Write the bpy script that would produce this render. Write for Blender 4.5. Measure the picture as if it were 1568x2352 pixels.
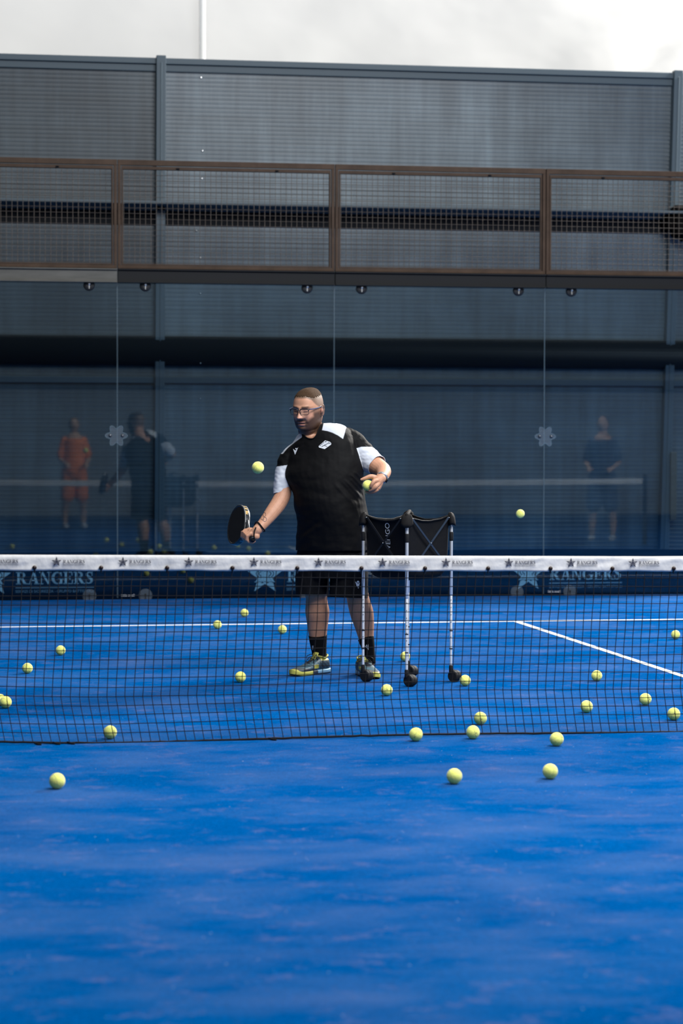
import bpy, bmesh, math, random
import numpy as np
from mathutils import Vector, Matrix, noise
from mathutils.bvhtree import BVHTree
from mathutils.geometry import tessellate_polygon

# ---------------------------------------------------------------- camera, world, light
S = bpy.context.scene
for o in list(bpy.data.objects): bpy.data.objects.remove(o)
COL = S.collection
CX, CY, CH, YAW, PIT, ROL, FPX = -4.46229, -11.24639, 1.47852, 0.164873, -0.031799, 0.0019857, 5335.86
Fv = Vector((math.sin(YAW)*math.cos(PIT), math.cos(YAW)*math.cos(PIT), math.sin(PIT)))
R0 = Vector((math.cos(YAW), -math.sin(YAW), 0)); U0 = R0.cross(Fv)
Rv = math.cos(ROL)*R0 + math.sin(ROL)*U0; Uv = -math.sin(ROL)*R0 + math.cos(ROL)*U0
CAM = Vector((CX, CY, CH))
cd = bpy.data.cameras.new('camera'); cam = bpy.data.objects.new('camera', cd); COL.objects.link(cam)
cd.sensor_fit = 'HORIZONTAL'; cd.sensor_width = 24.0; cd.lens = FPX/1568*24.0
cd.clip_end = 200; cd.dof.use_dof = True; cd.dof.focus_distance = 14.1; cd.dof.aperture_fstop = 2.8
cam.matrix_world = Matrix(((Rv.x, Uv.x, -Fv.x, CX), (Rv.y, Uv.y, -Fv.y, CY), (Rv.z, Uv.z, -Fv.z, CH), (0, 0, 0, 1)))
S.camera = cam
S.view_settings.view_transform = 'Standard'; S.view_settings.look = 'None'
S.view_settings.exposure = 0.0; S.view_settings.gamma = 1.0; S.view_settings.use_curve_mapping = False
w = bpy.data.worlds.new('world'); S.world = w; w.use_nodes = True
w.node_tree.nodes['Background'].inputs[0].default_value = (0.93, 0.97, 1.0, 1)
w.node_tree.nodes['Background'].inputs[1].default_value = 0.50
def area(name, loc, target, sx, sy, power, color):
    l = bpy.data.lights.new(name, 'AREA'); l.shape = 'RECTANGLE'; l.size = sx; l.size_y = sy
    l.energy = power; l.color = color
    o = bpy.data.objects.new(name, l); COL.objects.link(o); o.location = loc
    o.rotation_euler = (Vector(target)-Vector(loc)).to_track_quat('-Z', 'Y').to_euler(); return o
area('skylight_window', (8.2, 11.7, 9.0), (-2.0, 0.0, 0.5), 3.2, 2.4, 5000, (1.0, 0.96, 0.9))
area('daylight_behind_membrane', (-3.0, 17.5, 8.0), (-2.5, 13.0, 6.4), 18, 5, 640, (1.0, 0.985, 0.96))
area('roof_daylight', (0.8, -3.2, 8.5), (-1.5, 2.5, 0.8), 8, 4, 1750, (0.95, 0.98, 1.0))

# ---------------------------------------------------------------- helpers
def at(px, py, depth):            # a point of the place that the photograph shows at (px, py)
    return CAM + depth*(Fv + Rv*((px-784)/FPX) - Uv*((py-1176)/FPX))
def lin(c):
    return tuple((v/255/12.92 if v/255 <= .04045 else ((v/255+.055)/1.055)**2.4) for v in c)
MATS = {}
def mat(name, color, rough=.6, metal=0., spec=.5, build=None, **kw):
    m = bpy.data.materials.new(name); m.use_nodes = True; nt = m.node_tree
    b = nt.nodes['Principled BSDF']
    b.inputs['Base Color'].default_value = (*color, 1); b.inputs['Roughness'].default_value = rough
    b.inputs['Metallic'].default_value = metal; b.inputs['Specular IOR Level'].default_value = spec
    for k, v in kw.items(): b.inputs[k.replace('_', ' ')].default_value = v
    if build: build(nt, b)
    MATS[name] = m; return m
def N(nt, t, **kw):
    n = nt.nodes.new(t)
    for k, v in kw.items():
        if k.startswith('i_'): n.inputs[k[2:].replace('_', ' ')].default_value = v
        else: setattr(n, k, v)
    return n
def L(nt, a, b): nt.links.new(a, b)
def coords(nt, scale=(1, 1, 1), rot=(0, 0, 0)):
    t = N(nt, 'ShaderNodeTexCoord'); mp = N(nt, 'ShaderNodeMapping'); mp.inputs['Scale'].default_value = scale
    mp.inputs['Rotation'].default_value = rot
    L(nt, t.outputs['Object'], mp.inputs['Vector']); return mp.outputs['Vector']
def noise_t(nt, vec, scale, detail=3, rough=.55):
    n = N(nt, 'ShaderNodeTexNoise', i_Scale=scale, i_Detail=detail, i_Roughness=rough); L(nt, vec, n.inputs['Vector'])
    return n.outputs['Fac']
def ramp(nt, fac, stops):
    r = N(nt, 'ShaderNodeValToRGB'); e = r.color_ramp.elements
    while len(e) < len(stops): e.new(.5)
    for i, (p, c) in enumerate(stops): e[i].position = p; e[i].color = (*c, 1) if len(c) == 3 else c
    L(nt, fac, r.inputs['Fac']); return r.outputs['Color']
def mix(nt, fac, a, b, mode='MIX'):
    n = N(nt, 'ShaderNodeMix', data_type='RGBA', blend_type=mode)
    for s, v in ((n.inputs['Factor'], fac), (n.inputs[6], a), (n.inputs[7], b)):
        if isinstance(v, (int, float)): s.default_value = v
        elif isinstance(v, tuple): s.default_value = (*v, 1)
        else: L(nt, v, s)
    return n.outputs[2]
def bump(nt, b, h, strength=.3, dist=.01):
    n = N(nt, 'ShaderNodeBump', i_Strength=strength, i_Distance=dist); L(nt, h, n.inputs['Height']); L(nt, n.outputs['Normal'], b.inputs['Normal'])
def obj(name, me, parent=None, m=None, smooth=True, loc=None):
    """mesh data in world space; origin moved to loc (or the parent's origin)"""
    o = bpy.data.objects.new(name, me); COL.objects.link(o)
    if parent is not None:
        o.parent = parent; w0 = world_loc(parent); me.transform(Matrix.Translation(-w0))
    elif loc is not None:
        me.transform(Matrix.Translation(-Vector(loc))); o.location = loc
    if m is not None:
        for mm in (m if isinstance(m, (list, tuple)) else [m]): me.materials.append(MATS[mm] if isinstance(mm, str) else mm)
    if smooth: me.polygons.foreach_set('use_smooth', [True]*len(me.polygons))
    return o
def world_loc(o):
    v = Vector(o.location)
    while o.parent: o = o.parent; v += o.location
    return v
def empty(name, loc):
    o = bpy.data.objects.new(name, None); COL.objects.link(o); o.location = loc; o.empty_display_size = .1; return o
def tag(o, label=None, cat=None, group=None, kind=None):
    if label: o['label'] = label
    if cat: o['category'] = cat
    if group: o['group'] = group
    if kind: o['kind'] = kind
    return o
class MB:                                     # collects verts and faces
    def __init__(s): s.v = []; s.f = []; s.mi = []
    def add(s, vs, fs, mi=0):
        b = len(s.v); s.v += [tuple(x) for x in vs]; s.f += [tuple(i+b for i in f) for f in fs]; s.mi += [mi]*len(fs); return s
    def box(s, x0, x1, y0, y1, z0, z1, mi=0):
        vs = [(x, y, z) for x in (x0, x1) for y in (y0, y1) for z in (z0, z1)]
        return s.add(vs, [(0, 1, 3, 2), (4, 6, 7, 5), (0, 4, 5, 1), (2, 3, 7, 6), (0, 2, 6, 4), (1, 5, 7, 3)], mi)
    def loft(s, rings, mi=0, cap=True, closed=False):
        n = len(rings[0]); vs = [p for r in rings for p in r]; fs = []
        m = len(rings) if closed else len(rings)-1
        for i in range(m):
            for j in range(n):
                a = i*n+j; b = i*n+(j+1) % n; i2 = (i+1) % len(rings)
                fs.append((a, b, i2*n+(j+1) % n, i2*n+j))
        if cap and not closed:
            fs.append(tuple(range(n))[::-1]); fs.append(tuple((len(rings)-1)*n+j for j in range(n)))
        return s.add(vs, fs, mi)
    def tube(s, pts, rad, n=12, mi=0, closed=False, flat=1.0, up=None, endcap=True):
        pts = [Vector(p) for p in pts]; m = len(pts)
        if not isinstance(rad, (list, tuple)): rad = [rad]*m
        rings = []; ref = None
        for i, p in enumerate(pts):
            if closed: t = pts[(i+1) % m]-pts[i-1]
            else: t = pts[min(i+1, m-1)]-pts[max(i-1, 0)]
            t = t.normalized() if t.length > 1e-9 else Vector((0, 0, 1))
            if ref is None:
                ref = Vector(up) if up else (Vector((0, 0, 1)) if abs(t.z) < .9 else Vector((1, 0, 0)))
            a = (ref - t*ref.dot(t)).normalized(); b = t.cross(a); ref = a
            rings.append([p + (a*math.cos(k)*flat + b*math.sin(k))*rad[i] for k in (2*math.pi*j/n for j in range(n))])
        if endcap and not closed:      # rounded ends
            for e, d in ((0, -1), (-1, 1)):
                t = (pts[0]-pts[1]) if e == 0 else (pts[-1]-pts[-2]); t.normalize(); c = pts[e]; r = rings[e]; rr = rad[e]
                ex = [[c + (q-c)*math.cos(a) + t*rr*math.sin(a) for q in r] for a in (.5, 1.0, 1.4)]
                rings = (ex[::-1] + rings) if e == 0 else (rings + ex)
        return s.loft(rings, mi, True, closed)
    def ellip(s, c, ax, ay, az, nu=20, nv=14, mi=0):
        c = Vector(c); rings = []
        for i in range(nv+1):
            th = math.pi*(i+.02)/(nv+.04); rings.append([c + Vector(ax)*math.sin(th)*math.cos(2*math.pi*j/nu) + Vector(ay)*math.sin(th)*math.sin(2*math.pi*j/nu) + Vector(az)*math.cos(th) for j in range(nu)])
        return s.loft(rings, mi)
    def mesh(s, name='m'):
        me = bpy.data.meshes.new(name); me.from_pydata(s.v, [], s.f)
        if any(s.mi): me.polygons.foreach_set('material_index', s.mi)
        bm = bmesh.new(); bm.from_mesh(me); bmesh.ops.recalc_face_normals(bm, faces=bm.faces); bm.to_mesh(me); bm.free()
        return me
    def build(s, name, m, parent=None, smooth=False, loc=None, bevel=0):
        o = obj(name, s.mesh(name), parent, m, smooth, loc)
        if bevel:
            b = o.modifiers.new('bevel', 'BEVEL'); b.width = bevel; b.segments = 2; b.limit_method = 'ANGLE'
        return o
def baked(me, mods):                           # mesh with modifiers applied
    t = bpy.data.objects.new('tmp', me); COL.objects.link(t)
    for ty, kw in mods:
        m = t.modifiers.new(ty, ty)
        for k, v in kw.items(): setattr(m, k, v)
    dg = bpy.context.evaluated_depsgraph_get(); dg.update()
    r = bpy.data.meshes.new_from_object(t.evaluated_get(dg)); bpy.data.objects.remove(t); return r
def remesh(mb, voxel, smooth=3, factor=.5):
    me = baked(mb.mesh(), [('REMESH', dict(mode='VOXEL', voxel_size=voxel, adaptivity=0.0)), ('SMOOTH', dict(iterations=smooth, factor=factor))])
    return me
def co(me):
    a = np.empty(len(me.vertices)*3, np.float32); me.vertices.foreach_get('co', a); return a.reshape(-1, 3).astype(float)
def setco(me, a): me.vertices.foreach_set('co', a.astype(np.float32).ravel()); me.update()
def setcol(me, c, name='tint'):
    at_ = me.color_attributes.new(name, 'FLOAT_COLOR', 'POINT'); d = np.ones((len(c), 4), np.float32); d[:, :3] = c; at_.data.foreach_set('color', d.ravel())
def tint_build(extra=None):
    def f(nt, b):
        a = N(nt, 'ShaderNodeVertexColor', layer_name='tint'); c = a.outputs['Color']
        if extra: c = extra(nt, b, c)
        L(nt, c, b.inputs['Base Color'])
    return f
def sst(a, b, x): t = np.clip((x-a)/(b-a), 0, 1); return t*t*(3-2*t)
def spline(tab, n):                           # Catmull-Rom through rows of numbers
    T = np.array(tab, float); out = []
    m = len(T)-1
    for i in range(m):
        p0, p1, p2, p3 = T[max(i-1, 0)], T[i], T[i+1], T[min(i+2, m)]
        for k in range(n):
            t = k/n; out.append(.5*((2*p1)+(-p0+p2)*t+(2*p0-5*p1+4*p2-p3)*t*t+(-p0+3*p1-3*p2+p3)*t**3))
    out.append(T[-1]); return [[float(v) for v in r] for r in out]

# ---------------------------------------------------------------- materials
def turf(nt, b):
    v = coords(nt); big = noise_t(nt, v, .55, 4, .6); mid = noise_t(nt, coords(nt, (5.0, 5.5, 1)), 1.0, 9, .76)
    fine = noise_t(nt, v, 260, 2, .6); med = noise_t(nt, v, 45, 3, .6)
    base = ramp(nt, big, [(.3, (.0, .052, .198)), (.7, (.0001, .072, .250))])
    grain = ramp(nt, fine, [(.38, (.40, .42, .45)), (.62, (1.6, 1.6, 1.55))])
    base = mix(nt, .8, base, grain, 'MULTIPLY')
    g2 = ramp(nt, med, [(.35, (.86, .86, .86)), (.65, (1.14, 1.14, 1.14))]); base = mix(nt, .8, base, g2, 'MULTIPLY')
    sm = ramp(nt, mid, [(.54, (0, 0, 0)), (.72, (1, 1, 1))]); sf = ramp(nt, fine, [(.36, (0, 0, 0)), (.58, (1, 1, 1))])
    sand = mix(nt, 1.0, sm, sf, 'MULTIPLY')
    sand = mix(nt, 1.0, sand, (.46, .46, .46), 'MULTIPLY')
    veil = ramp(nt, noise_t(nt, coords(nt, (1, 1.6, 1)), 1.3, 4, .6), [(.42, (0, 0, 0)), (.70, (.13, .13, .13))])
    base = mix(nt, veil, base, (.22, .25, .38)); base = mix(nt, sand, base, (.21, .175, .27))
    sp = ramp(nt, noise_t(nt, v, 75, 0), [(.86, (0, 0, 0)), (.90, (.45, .45, .45))]); base = mix(nt, sp, base, (.6, .6, .65))
    L(nt, base, b.inputs['Base Color']); bump(nt, b, fine, .5, .006)
mat('turf', (0, .1, .5), .8, 0, .0, turf)
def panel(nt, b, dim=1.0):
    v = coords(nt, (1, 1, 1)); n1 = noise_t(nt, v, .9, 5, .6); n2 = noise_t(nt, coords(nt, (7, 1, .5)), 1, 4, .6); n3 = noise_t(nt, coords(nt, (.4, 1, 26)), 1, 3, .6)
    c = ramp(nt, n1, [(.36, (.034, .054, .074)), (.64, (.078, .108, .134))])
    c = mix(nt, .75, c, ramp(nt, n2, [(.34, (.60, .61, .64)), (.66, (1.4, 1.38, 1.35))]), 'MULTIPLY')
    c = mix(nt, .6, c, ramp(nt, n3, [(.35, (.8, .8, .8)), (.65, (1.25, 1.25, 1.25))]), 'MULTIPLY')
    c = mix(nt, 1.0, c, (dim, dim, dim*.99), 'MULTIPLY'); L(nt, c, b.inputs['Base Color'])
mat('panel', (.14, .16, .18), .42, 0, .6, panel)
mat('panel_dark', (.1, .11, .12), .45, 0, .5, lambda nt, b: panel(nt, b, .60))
mat('panel_edge', (.060, .088, .110), .5, 0, .35)
mat('gap', (.006, .007, .009), .8, 0, .2)  # near-black shared by a strip, a beam, a wall and fixings
mat('speaker_black', (.0035, .003, .003), .8, 0, .05)
mat('mirrored_band', (.008, .011, .015), .8, 0, .2)  # near-black for the band that stands in for a reflection
def membrane(nt, b):
    v = coords(nt, (1, 1, 1.5), (0, .5, 0)); n = noise_t(nt, v, .8, 3, .5); bump(nt, b, n, .2, .2)
    out = nt.nodes['Material Output']; tr = N(nt, 'ShaderNodeBsdfTranslucent'); tr.inputs['Color'].default_value = (.86, .85, .83, 1)
    ad = N(nt, 'ShaderNodeMixShader'); ad.inputs[0].default_value = .5
    for l in list(nt.links):
        if l.to_node == out: nt.links.remove(l)
    L(nt, b.outputs[0], ad.inputs[1]); L(nt, tr.outputs[0], ad.inputs[2]); L(nt, ad.outputs[0], out.inputs['Surface'])
mat('membrane', (.50, .50, .495), .8, 0, .1, membrane)
mat('white_pole', (.9, .89, .86), .5)
def rust(nt, b):
    n = noise_t(nt, coords(nt), 6, 5, .7); L(nt, ramp(nt, n, [(.3, (.046, .026, .015)), (.7, (.080, .047, .029))]), b.inputs['Base Color'])
mat('brown_steel', (.1, .07, .05), .6, 0, .2, rust)
mat('wire', (.055, .045, .038), .6, 0, .2)
mat('dark_steel', (.010, .010, .011), .6, 0, .2)
def steel_mottle(nt, b):
    n = noise_t(nt, coords(nt, (1, 1, 6)), 3, 4, .6); L(nt, ramp(nt, n, [(.35, (.065, .062, .054)), (.7, (.10, .095, .084))]), b.inputs['Base Color'])
mat('pale_wall', (.34, .37, .40), .6)
mat('pale_steel', (.15, .15, .14), .5, .2, .5, steel_mottle)
mat('bolt_metal', (.7, .7, .7), .25, 1.0)
mat('bolt_dark', (.02, .02, .022), .35, .5)
def pane(nt, b):
    out = nt.nodes['Material Output']
    tr = N(nt, 'ShaderNodeBsdfTransparent'); tr.inputs['Color'].default_value = (.65, .75, .81, 1)
    gl = N(nt, 'ShaderNodeBsdfGlossy'); gl.inputs['Roughness'].default_value = .02; gl.inputs['Color'].default_value = (.9, .97, 1, 1)
    fr = N(nt, 'ShaderNodeFresnel'); fr.inputs['IOR'].default_value = 1.48
    mx = N(nt, 'ShaderNodeMixShader'); L(nt, fr.outputs[0], mx.inputs[0]); L(nt, tr.outputs[0], mx.inputs[1]); L(nt, gl.outputs[0], mx.inputs[2])
    L(nt, mx.outputs[0], out.inputs['Surface'])
mat('court_glass', (.6, .7, .8), .05, build=pane)
def clearplate(nt, b):
    out = nt.nodes['Material Output']; tr = N(nt, 'ShaderNodeBsdfTransparent'); tr.inputs['Color'].default_value = (.93, .95, .97, 1)
    mx = N(nt, 'ShaderNodeMixShader'); mx.inputs[0].default_value = .07
    L(nt, tr.outputs[0], mx.inputs[1]); L(nt, b.outputs[0], mx.inputs[2]); L(nt, mx.outputs[0], out.inputs['Surface'])
mat('clear_plastic', (.6, .68, .75), .2, build=clearplate)
mat('glass_edge', (.25, .36, .42), .3)
mat('banner_navy', (.0018, .0042, .0085), .7, 0, .1)
mat('banner_print', (.62, .80, .88), .6)
mat('banner_print_dim', (.34, .46, .54), .6)
mat('line_paint', (.72, .74, .78), .7)
def tape(nt, b):
    n = noise_t(nt, coords(nt, (1, 1, 1)), 5, 4, .6); L(nt, ramp(nt, n, [(.3, (.60, .575, .55)), (.7, (.74, .71, .68))]), b.inputs['Base Color'])
    bump(nt, b, noise_t(nt, coords(nt, (1, 1, .7), (0, .6, 0)), 14, 3, .5), .35, .02)
mat('tape_white', (.7, .68, .65), .55, 0, .3, tape)
mat('print_navy', (.012, .014, .035), .6)
mat('net_black', (.006, .006, .008), .8, 0, .2)
mat('rivet_brown', (.022, .010, .007), .35, .4)
def felt(nt, b):
    n = noise_t(nt, coords(nt), 160, 2, .6); L(nt, ramp(nt, n, [(.3, (.76, .76, .13)), (.7, (.93, .92, .27))]), b.inputs['Base Color']); bump(nt, b, n, .4, .003)
mat('felt', (.7, .75, .2), .9, 0, .15, felt, Sheen_Weight=.4)
mat('seam_grey', (.42, .43, .22), .8)
mat('ink_black', (.02, .02, .02), .7)
def skin(nt, b, c):
    n = noise_t(nt, coords(nt), 55, 4, .6); return mix(nt, .5, c, ramp(nt, n, [(.3, (.84, .80, .78)), (.7, (1.14, 1.12, 1.12))]), 'MULTIPLY')
mat('skin', (.5, .3, .2), .5, 0, .4, tint_build(skin), Subsurface_Weight=.06, Subsurface_Scale=.01)
def hairb(nt, b):
    n = noise_t(nt, coords(nt), 420, 2, .6); L(nt, ramp(nt, n, [(.3, (.020, .011, .006)), (.7, (.085, .048, .027))]), b.inputs['Base Color']); bump(nt, b, n, .6, .002)
mat('hair_brown', (.12, .07, .04), .85, 0, .1, hairb)
def cloth(nt, b, c):
    n = noise_t(nt, coords(nt, (1, 1, 1)), 9, 3, .5); bump(nt, b, n, .25, .02); return c
mat('jersey', (.02, .02, .02), .7, 0, .12, tint_build(cloth))
mat('black_cloth', (.0045, .0045, .0052), .8, 0, .12)
def bagm(nt, b): bump(nt, b, noise_t(nt, coords(nt), 7, 3, .5), .4, .03)
mat('bag_nylon', (.0050, .0050, .0060), .7, 0, .15, bagm)
mat('cap_nylon', (.010, .009, .009), .75, 0, .15)
mat('print_white', (.62, .64, .68), .6)
mat('print_black', (.012, .012, .013), .6)
mat('sock_black', (.005, .005, .0055), .85, 0, .1)
mat('shoe', (.1, .2, .25), .5, 0, .4, tint_build())
mat('lace_navy', (.008, .012, .022), .7)
mat('shoe_yellow', (.50, .47, .09), .6)
mat('frame_black', (.012, .012, .016), .25)
mat('temple_blue', (.03, .055, .14), .35)
def lens(nt, b):
    out = nt.nodes['Material Output']; tr = N(nt, 'ShaderNodeBsdfTransparent'); tr.inputs['Color'].default_value = (.86, .88, .88, 1)
    gl = N(nt, 'ShaderNodeBsdfGlossy'); gl.inputs['Roughness'].default_value = .05; mx = N(nt, 'ShaderNodeMixShader'); mx.inputs[0].default_value = .05
    L(nt, tr.outputs[0], mx.inputs[1]); L(nt, gl.outputs[0], mx.inputs[2]); L(nt, mx.outputs[0], out.inputs['Surface'])
mat('lens', (1, 1, 1), .1, build=lens)
mat('aluminium', (.72, .73, .75), .38, .75)
mat('alu_lower', (.80, .80, .80), .45, .4)
mat('rubber', (.007, .007, .008), .7, 0, .25)
mat('steel_bar', (.05, .07, .10), .3, .7)
mat('black_bar', (.010, .010, .011), .45)
mat('racket_black', (.008, .008, .009), .38, 0, .5)
mat('racket_dim', (.035, .034, .032), .5)
mat('racket_gold', (.45, .30, .10), .4, .5)
mat('racket_side', (.02, .022, .026), .25, .2)
mat('highlight_white', (.75, .75, .75), .4)  # colour of the painted light along the racket edge
mat('grip', (.6, .58, .54), .7)
mat('watch_silver', (.8, .8, .8), .2, 1)
mat('gold', (.8, .45, .25), .25, 1)
mat('tattoo', (.035, .035, .045), .6)
mat('orange_cloth', (.85, .20, .03), .7)
mat('navy_cloth', (.03, .05, .10), .7)

# ---------------------------------------------------------------- setting
m = MB(); m.box(-16, 16, -16, 16, -.1, 0); tag(m.build('floor', 'turf'), kind='structure', label='blue artificial turf of the padel court with patches of pale sand')
def ribbed(x0, x1, y, z0, z1, pitch=.042, depth=.0024, sgn=-1):
    mb = MB(); nz = int((z1-z0)/pitch); prof = []
    for i in range(nz):
        a = z0+i*pitch
        prof += [(a, 0), (a+pitch*.62, 0), (a+pitch*.72, depth), (a+pitch*.90, depth)]
    prof.append((z1, 0)); vs = []
    for z, d in prof: vs += [(x0, y+sgn*d, z), (x1, y+sgn*d, z)]
    k = len(prof); fs = [(2*i, 2*i+1, 2*i+3, 2*i+2) for i in range(k-1)]
    mb.add(vs, fs); mb.box(x0, x1, y-sgn*.01, y-sgn*.05, z0, z1); return mb
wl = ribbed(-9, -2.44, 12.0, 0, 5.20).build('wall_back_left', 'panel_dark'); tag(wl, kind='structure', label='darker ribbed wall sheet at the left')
wb = ribbed(-2.44, 9, 12.0, 0, 5.20).build('wall_back', 'panel'); tag(wb, kind='structure', label='dark grey ribbed panel wall behind the glass court end')
t = MB().box(-9, 9, 11.94, 12.06, 5.19, 5.25); t.box(-9, 9, 11.97, 11.99, 5.12, 5.19); tag(t.build('trim_1', 'panel_edge', bevel=.006), kind='structure', label='metal cap along the top of the ribbed wall')
for i, (xa, xb) in enumerate(((-2.43, -2.456), (2.90, 2.77), (-7.6, -7.6))):
    p = MB(); w2 = .047
    p.loft([[(x-w2, 11.90, z), (x+w2, 11.90, z), (x+w2, 11.985, z), (x-w2, 11.985, z)] for x, z in ((xb, 0), (xa, 5.27))])
    p.loft([[(x-.006, 11.892, z), (x+.006, 11.892, z), (x+.006, 11.9, z), (x-.006, 11.9, z)] for x, z in ((xb, .02), (xa, 5.2))])
    tag(p.build('trim_%d' % (i+2), 'panel_edge', bevel=.004), kind='structure', label='vertical metal joint cover on the ribbed wall')
t = MB().box(-9, 9, 11.90, 12.0, 3.74, 3.80); t.box(-9, 9, 11.62, 11.90, 3.775, 3.80); t.build('t', 'panel_edge')
o = bpy.data.objects['t']; o.name = 'trim_5'; tag(o, kind='structure', label='projecting metal rail across the ribbed wall')
t = MB().box(-9, 9, 11.972, 11.995, 3.60, 3.74); tag(t.build('trim_6', 'gap'), kind='structure', label='dark strip under the rail of the ribbed wall')  # thin dark strip standing just proud of the ribbed sheet
t = MB(); t.loft([[(x, 11.97-.10*max(0, math.cos(a)), 2.345+.15*math.sin(a)) for a in (2*math.pi*k/32 for k in range(32))] for x in (-9, 9)]); tag(t.build('trim_10', 'mirrored_band', smooth=True), kind='structure', label='dark band added on the ribbed wall in place of a reflection in the glass')  # made-up solid band, dark where the glass would only mirror something dark
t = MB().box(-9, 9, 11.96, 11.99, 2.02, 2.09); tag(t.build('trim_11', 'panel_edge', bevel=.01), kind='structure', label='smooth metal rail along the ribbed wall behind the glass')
# white membrane above
mb = MB(); nx, nz = 120, 40; vs = []
for j in range(nz+1):
    for i in range(nx+1):
        x = -9+18*i/nx; z = 5.0+5*j/nz
        d = .05*noise.noise(Vector((x*.7+z*.5, z*.5, 1))) + .035*noise.noise(Vector(((x-z*.9)*1.6, z*.4, 7)))
        if x > -1.9: d += .10*math.exp(-((x-(3.9+.55*(z-5.4)*1.2))**2)/.03) + .07*math.exp(-((x-(2.6+.9*(z-5.2)))**2)/.012)
        vs.append((x, 13.05+d, z))
fs = [(j*(nx+1)+i, j*(nx+1)+i+1, (j+1)*(nx+1)+i+1, (j+1)*(nx+1)+i) for j in range(nz) for i in range(nx)]
mb.add(vs, fs); wm = mb.build('wall_upper', 'membrane', smooth=True); tag(wm, kind='structure', label='bright white translucent fabric wall above the ribbed panels')
p = MB().box(-1.952, -1.892, 12.82, 12.90, 5.0, 9); p.box(-1.938, -1.906, 12.805, 12.82, 5.0, 9)
tag(p.build('trim_7', 'white_pole', bevel=.004), kind='structure', label='thin white upright in front of the fabric wall')
# far side of the hall, seen only as reflections in the glass
wo = ribbed(-12, 12, -12.8, 0, 6.2, sgn=1).build('wall_front', 'pale_wall'); tag(wo, kind='structure', label='ribbed panel wall at the camera end of the hall')
m = MB().box(-7.2, -7.0, -12.7, 11.9, 0, 7.5); tag(m.build('wall_left_added', 'gap'), kind='structure', label='unseen dark wall added to block light from the left')  # out of view, added to cut ambient light on the left side
t = MB().box(-12, 12, -12.74, -12.4, 2.86, 3.36); tag(t.build('trim_8', 'gap'), kind='structure', label='dark beam along the camera end wall')
t = MB().box(-12, 12, -12.74, -12.6, 2.44, 2.62); tag(t.build('trim_9', 'pale_steel'), kind='structure', label='pale steel rail along the camera end wall')

# painted lines
m = MB().box(-5, 5, 6.985, 7.035, 0, .003); tag(m.build('service_line', 'line_paint', loc=(0, 7.01, 0)), 'white service line painted across the blue turf behind the man', 'court line')
m = MB().box(-.022, .028, .06, 6.985, 0, .003); tag(m.build('centre_line', 'line_paint', loc=(0, 3.5, 0)), 'white centre line running from the service line towards the net at the right', 'court line')

# ---------------------------------------------------------------- lettering
def strip(pts, th):              # stroke with its own thickness at every point
    P = [Vector(p) for p in pts]; out = []
    q = []
    for i, p in enumerate(P):
        t = (P[min(i+1, len(P)-1)]-P[max(i-1, 0)]).normalized(); n = Vector((-t.y, t.x)); q.append((p+n*th[i]/2, p-n*th[i]/2))
    for a, b in zip(q, q[1:]): out.append([a[0], b[0], b[1], a[1]])
    return out
def rc(x0, y0, x1, y1): return [Vector((x0, y0)), Vector((x1, y0)), Vector((x1, y1)), Vector((x0, y1))]
def arc(cx, cy, rx, ry, a0, a1, tn, tk, n=14):     # thick at the sides, thin at top and bottom
    pts = []; th = []
    for i in range(n+1):
        a = math.radians(a0+(a1-a0)*i/n); pts.append((cx+rx*math.cos(a), cy+ry*math.sin(a))); th.append(tn+(tk-tn)*abs(math.cos(a))**1.3)
    return strip(pts, th)
def q4(*p): return [Vector(a) for a in p]
SERIF = {
 'R': (.78, [rc(.08, 0, .24, 1), rc(0, 0, .34, .05), rc(0, .95, .3, 1)] + arc(.30, .745, .25, .225, 90, -90, .06, .15) + [q4((.28, .5), (.44, .54), (.72, .05), (.54, .0)), rc(.54, 0, .8, .05)]),
 'A': (.80, [q4((.36, 1), (.43, 1), (.17, 0), (.10, 0)), q4((.36, 1), (.50, 1), (.75, 0), (.56, 0)), rc(.2, .28, .6, .34), rc(0, 0, .26, .05), rc(.48, 0, .82, .05)]),
 'N': (.84, [rc(.1, 0, .16, 1), rc(.66, 0, .72, 1), q4((.08, 1), (.26, 1), (.72, 0), (.60, 0)), rc(0, 0, .26, .05), rc(0, .95, .2, 1), rc(.56, .95, .82, 1)]),
 'G': (.82, arc(.42, .5, .33, .465, 48, 300, .07, .17, 22) + [rc(.60, .04, .75, .44), rc(.48, .40, .84, .45), rc(.66, .66, .71, .96)]),
 'E': (.70, [rc(.08, 0, .24, 1), rc(0, 0, .62, .05), rc(0, .95, .60, 1), rc(.2, .485, .46, .535), rc(.43, .37, .48, .65), q4((.56, .95), (.62, 1), (.62, .70), (.585, .70)), q4((.58, 0), (.64, 0), (.66, .30), (.62, .30))]),
 'S': (.60, strip([(.50, .80), (.42, .92), (.28, .965), (.15, .90), (.11, .76), (.19, .62), (.34, .50), (.45, .37), (.45, .20), (.36, .07), (.22, .035), (.10, .10), (.04, .24)],
      [.04, .06, .07, .11, .14, .16, .18, .17, .14, .09, .07, .06, .04]) + [rc(.47, .68, .51, .99), rc(.03, .01, .07, .32)]),
}
def word(txt, x, y, h, gap=.04):
    out = []
    for ch in txt:
        wd, ps = SERIF[ch]; ps = [[p+(p-sum(po, Vector((0, 0)))/len(po)).normalized()*.020 for p in po] for po in ps]; out += [[Vector((x+p.x*h, y+p.y*h)) for p in poly] for poly in ps]; x += (wd+gap)*h
    return out, x
def star(cx, cy, r, inner=.36):
    pts = []
    for k in range(10):
        a = math.pi/2+k*math.pi/5; rr = r if k % 2 == 0 else r*inner; pts.append(Vector((cx+rr*math.cos(a), cy+rr*math.sin(a))))
    return pts
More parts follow.
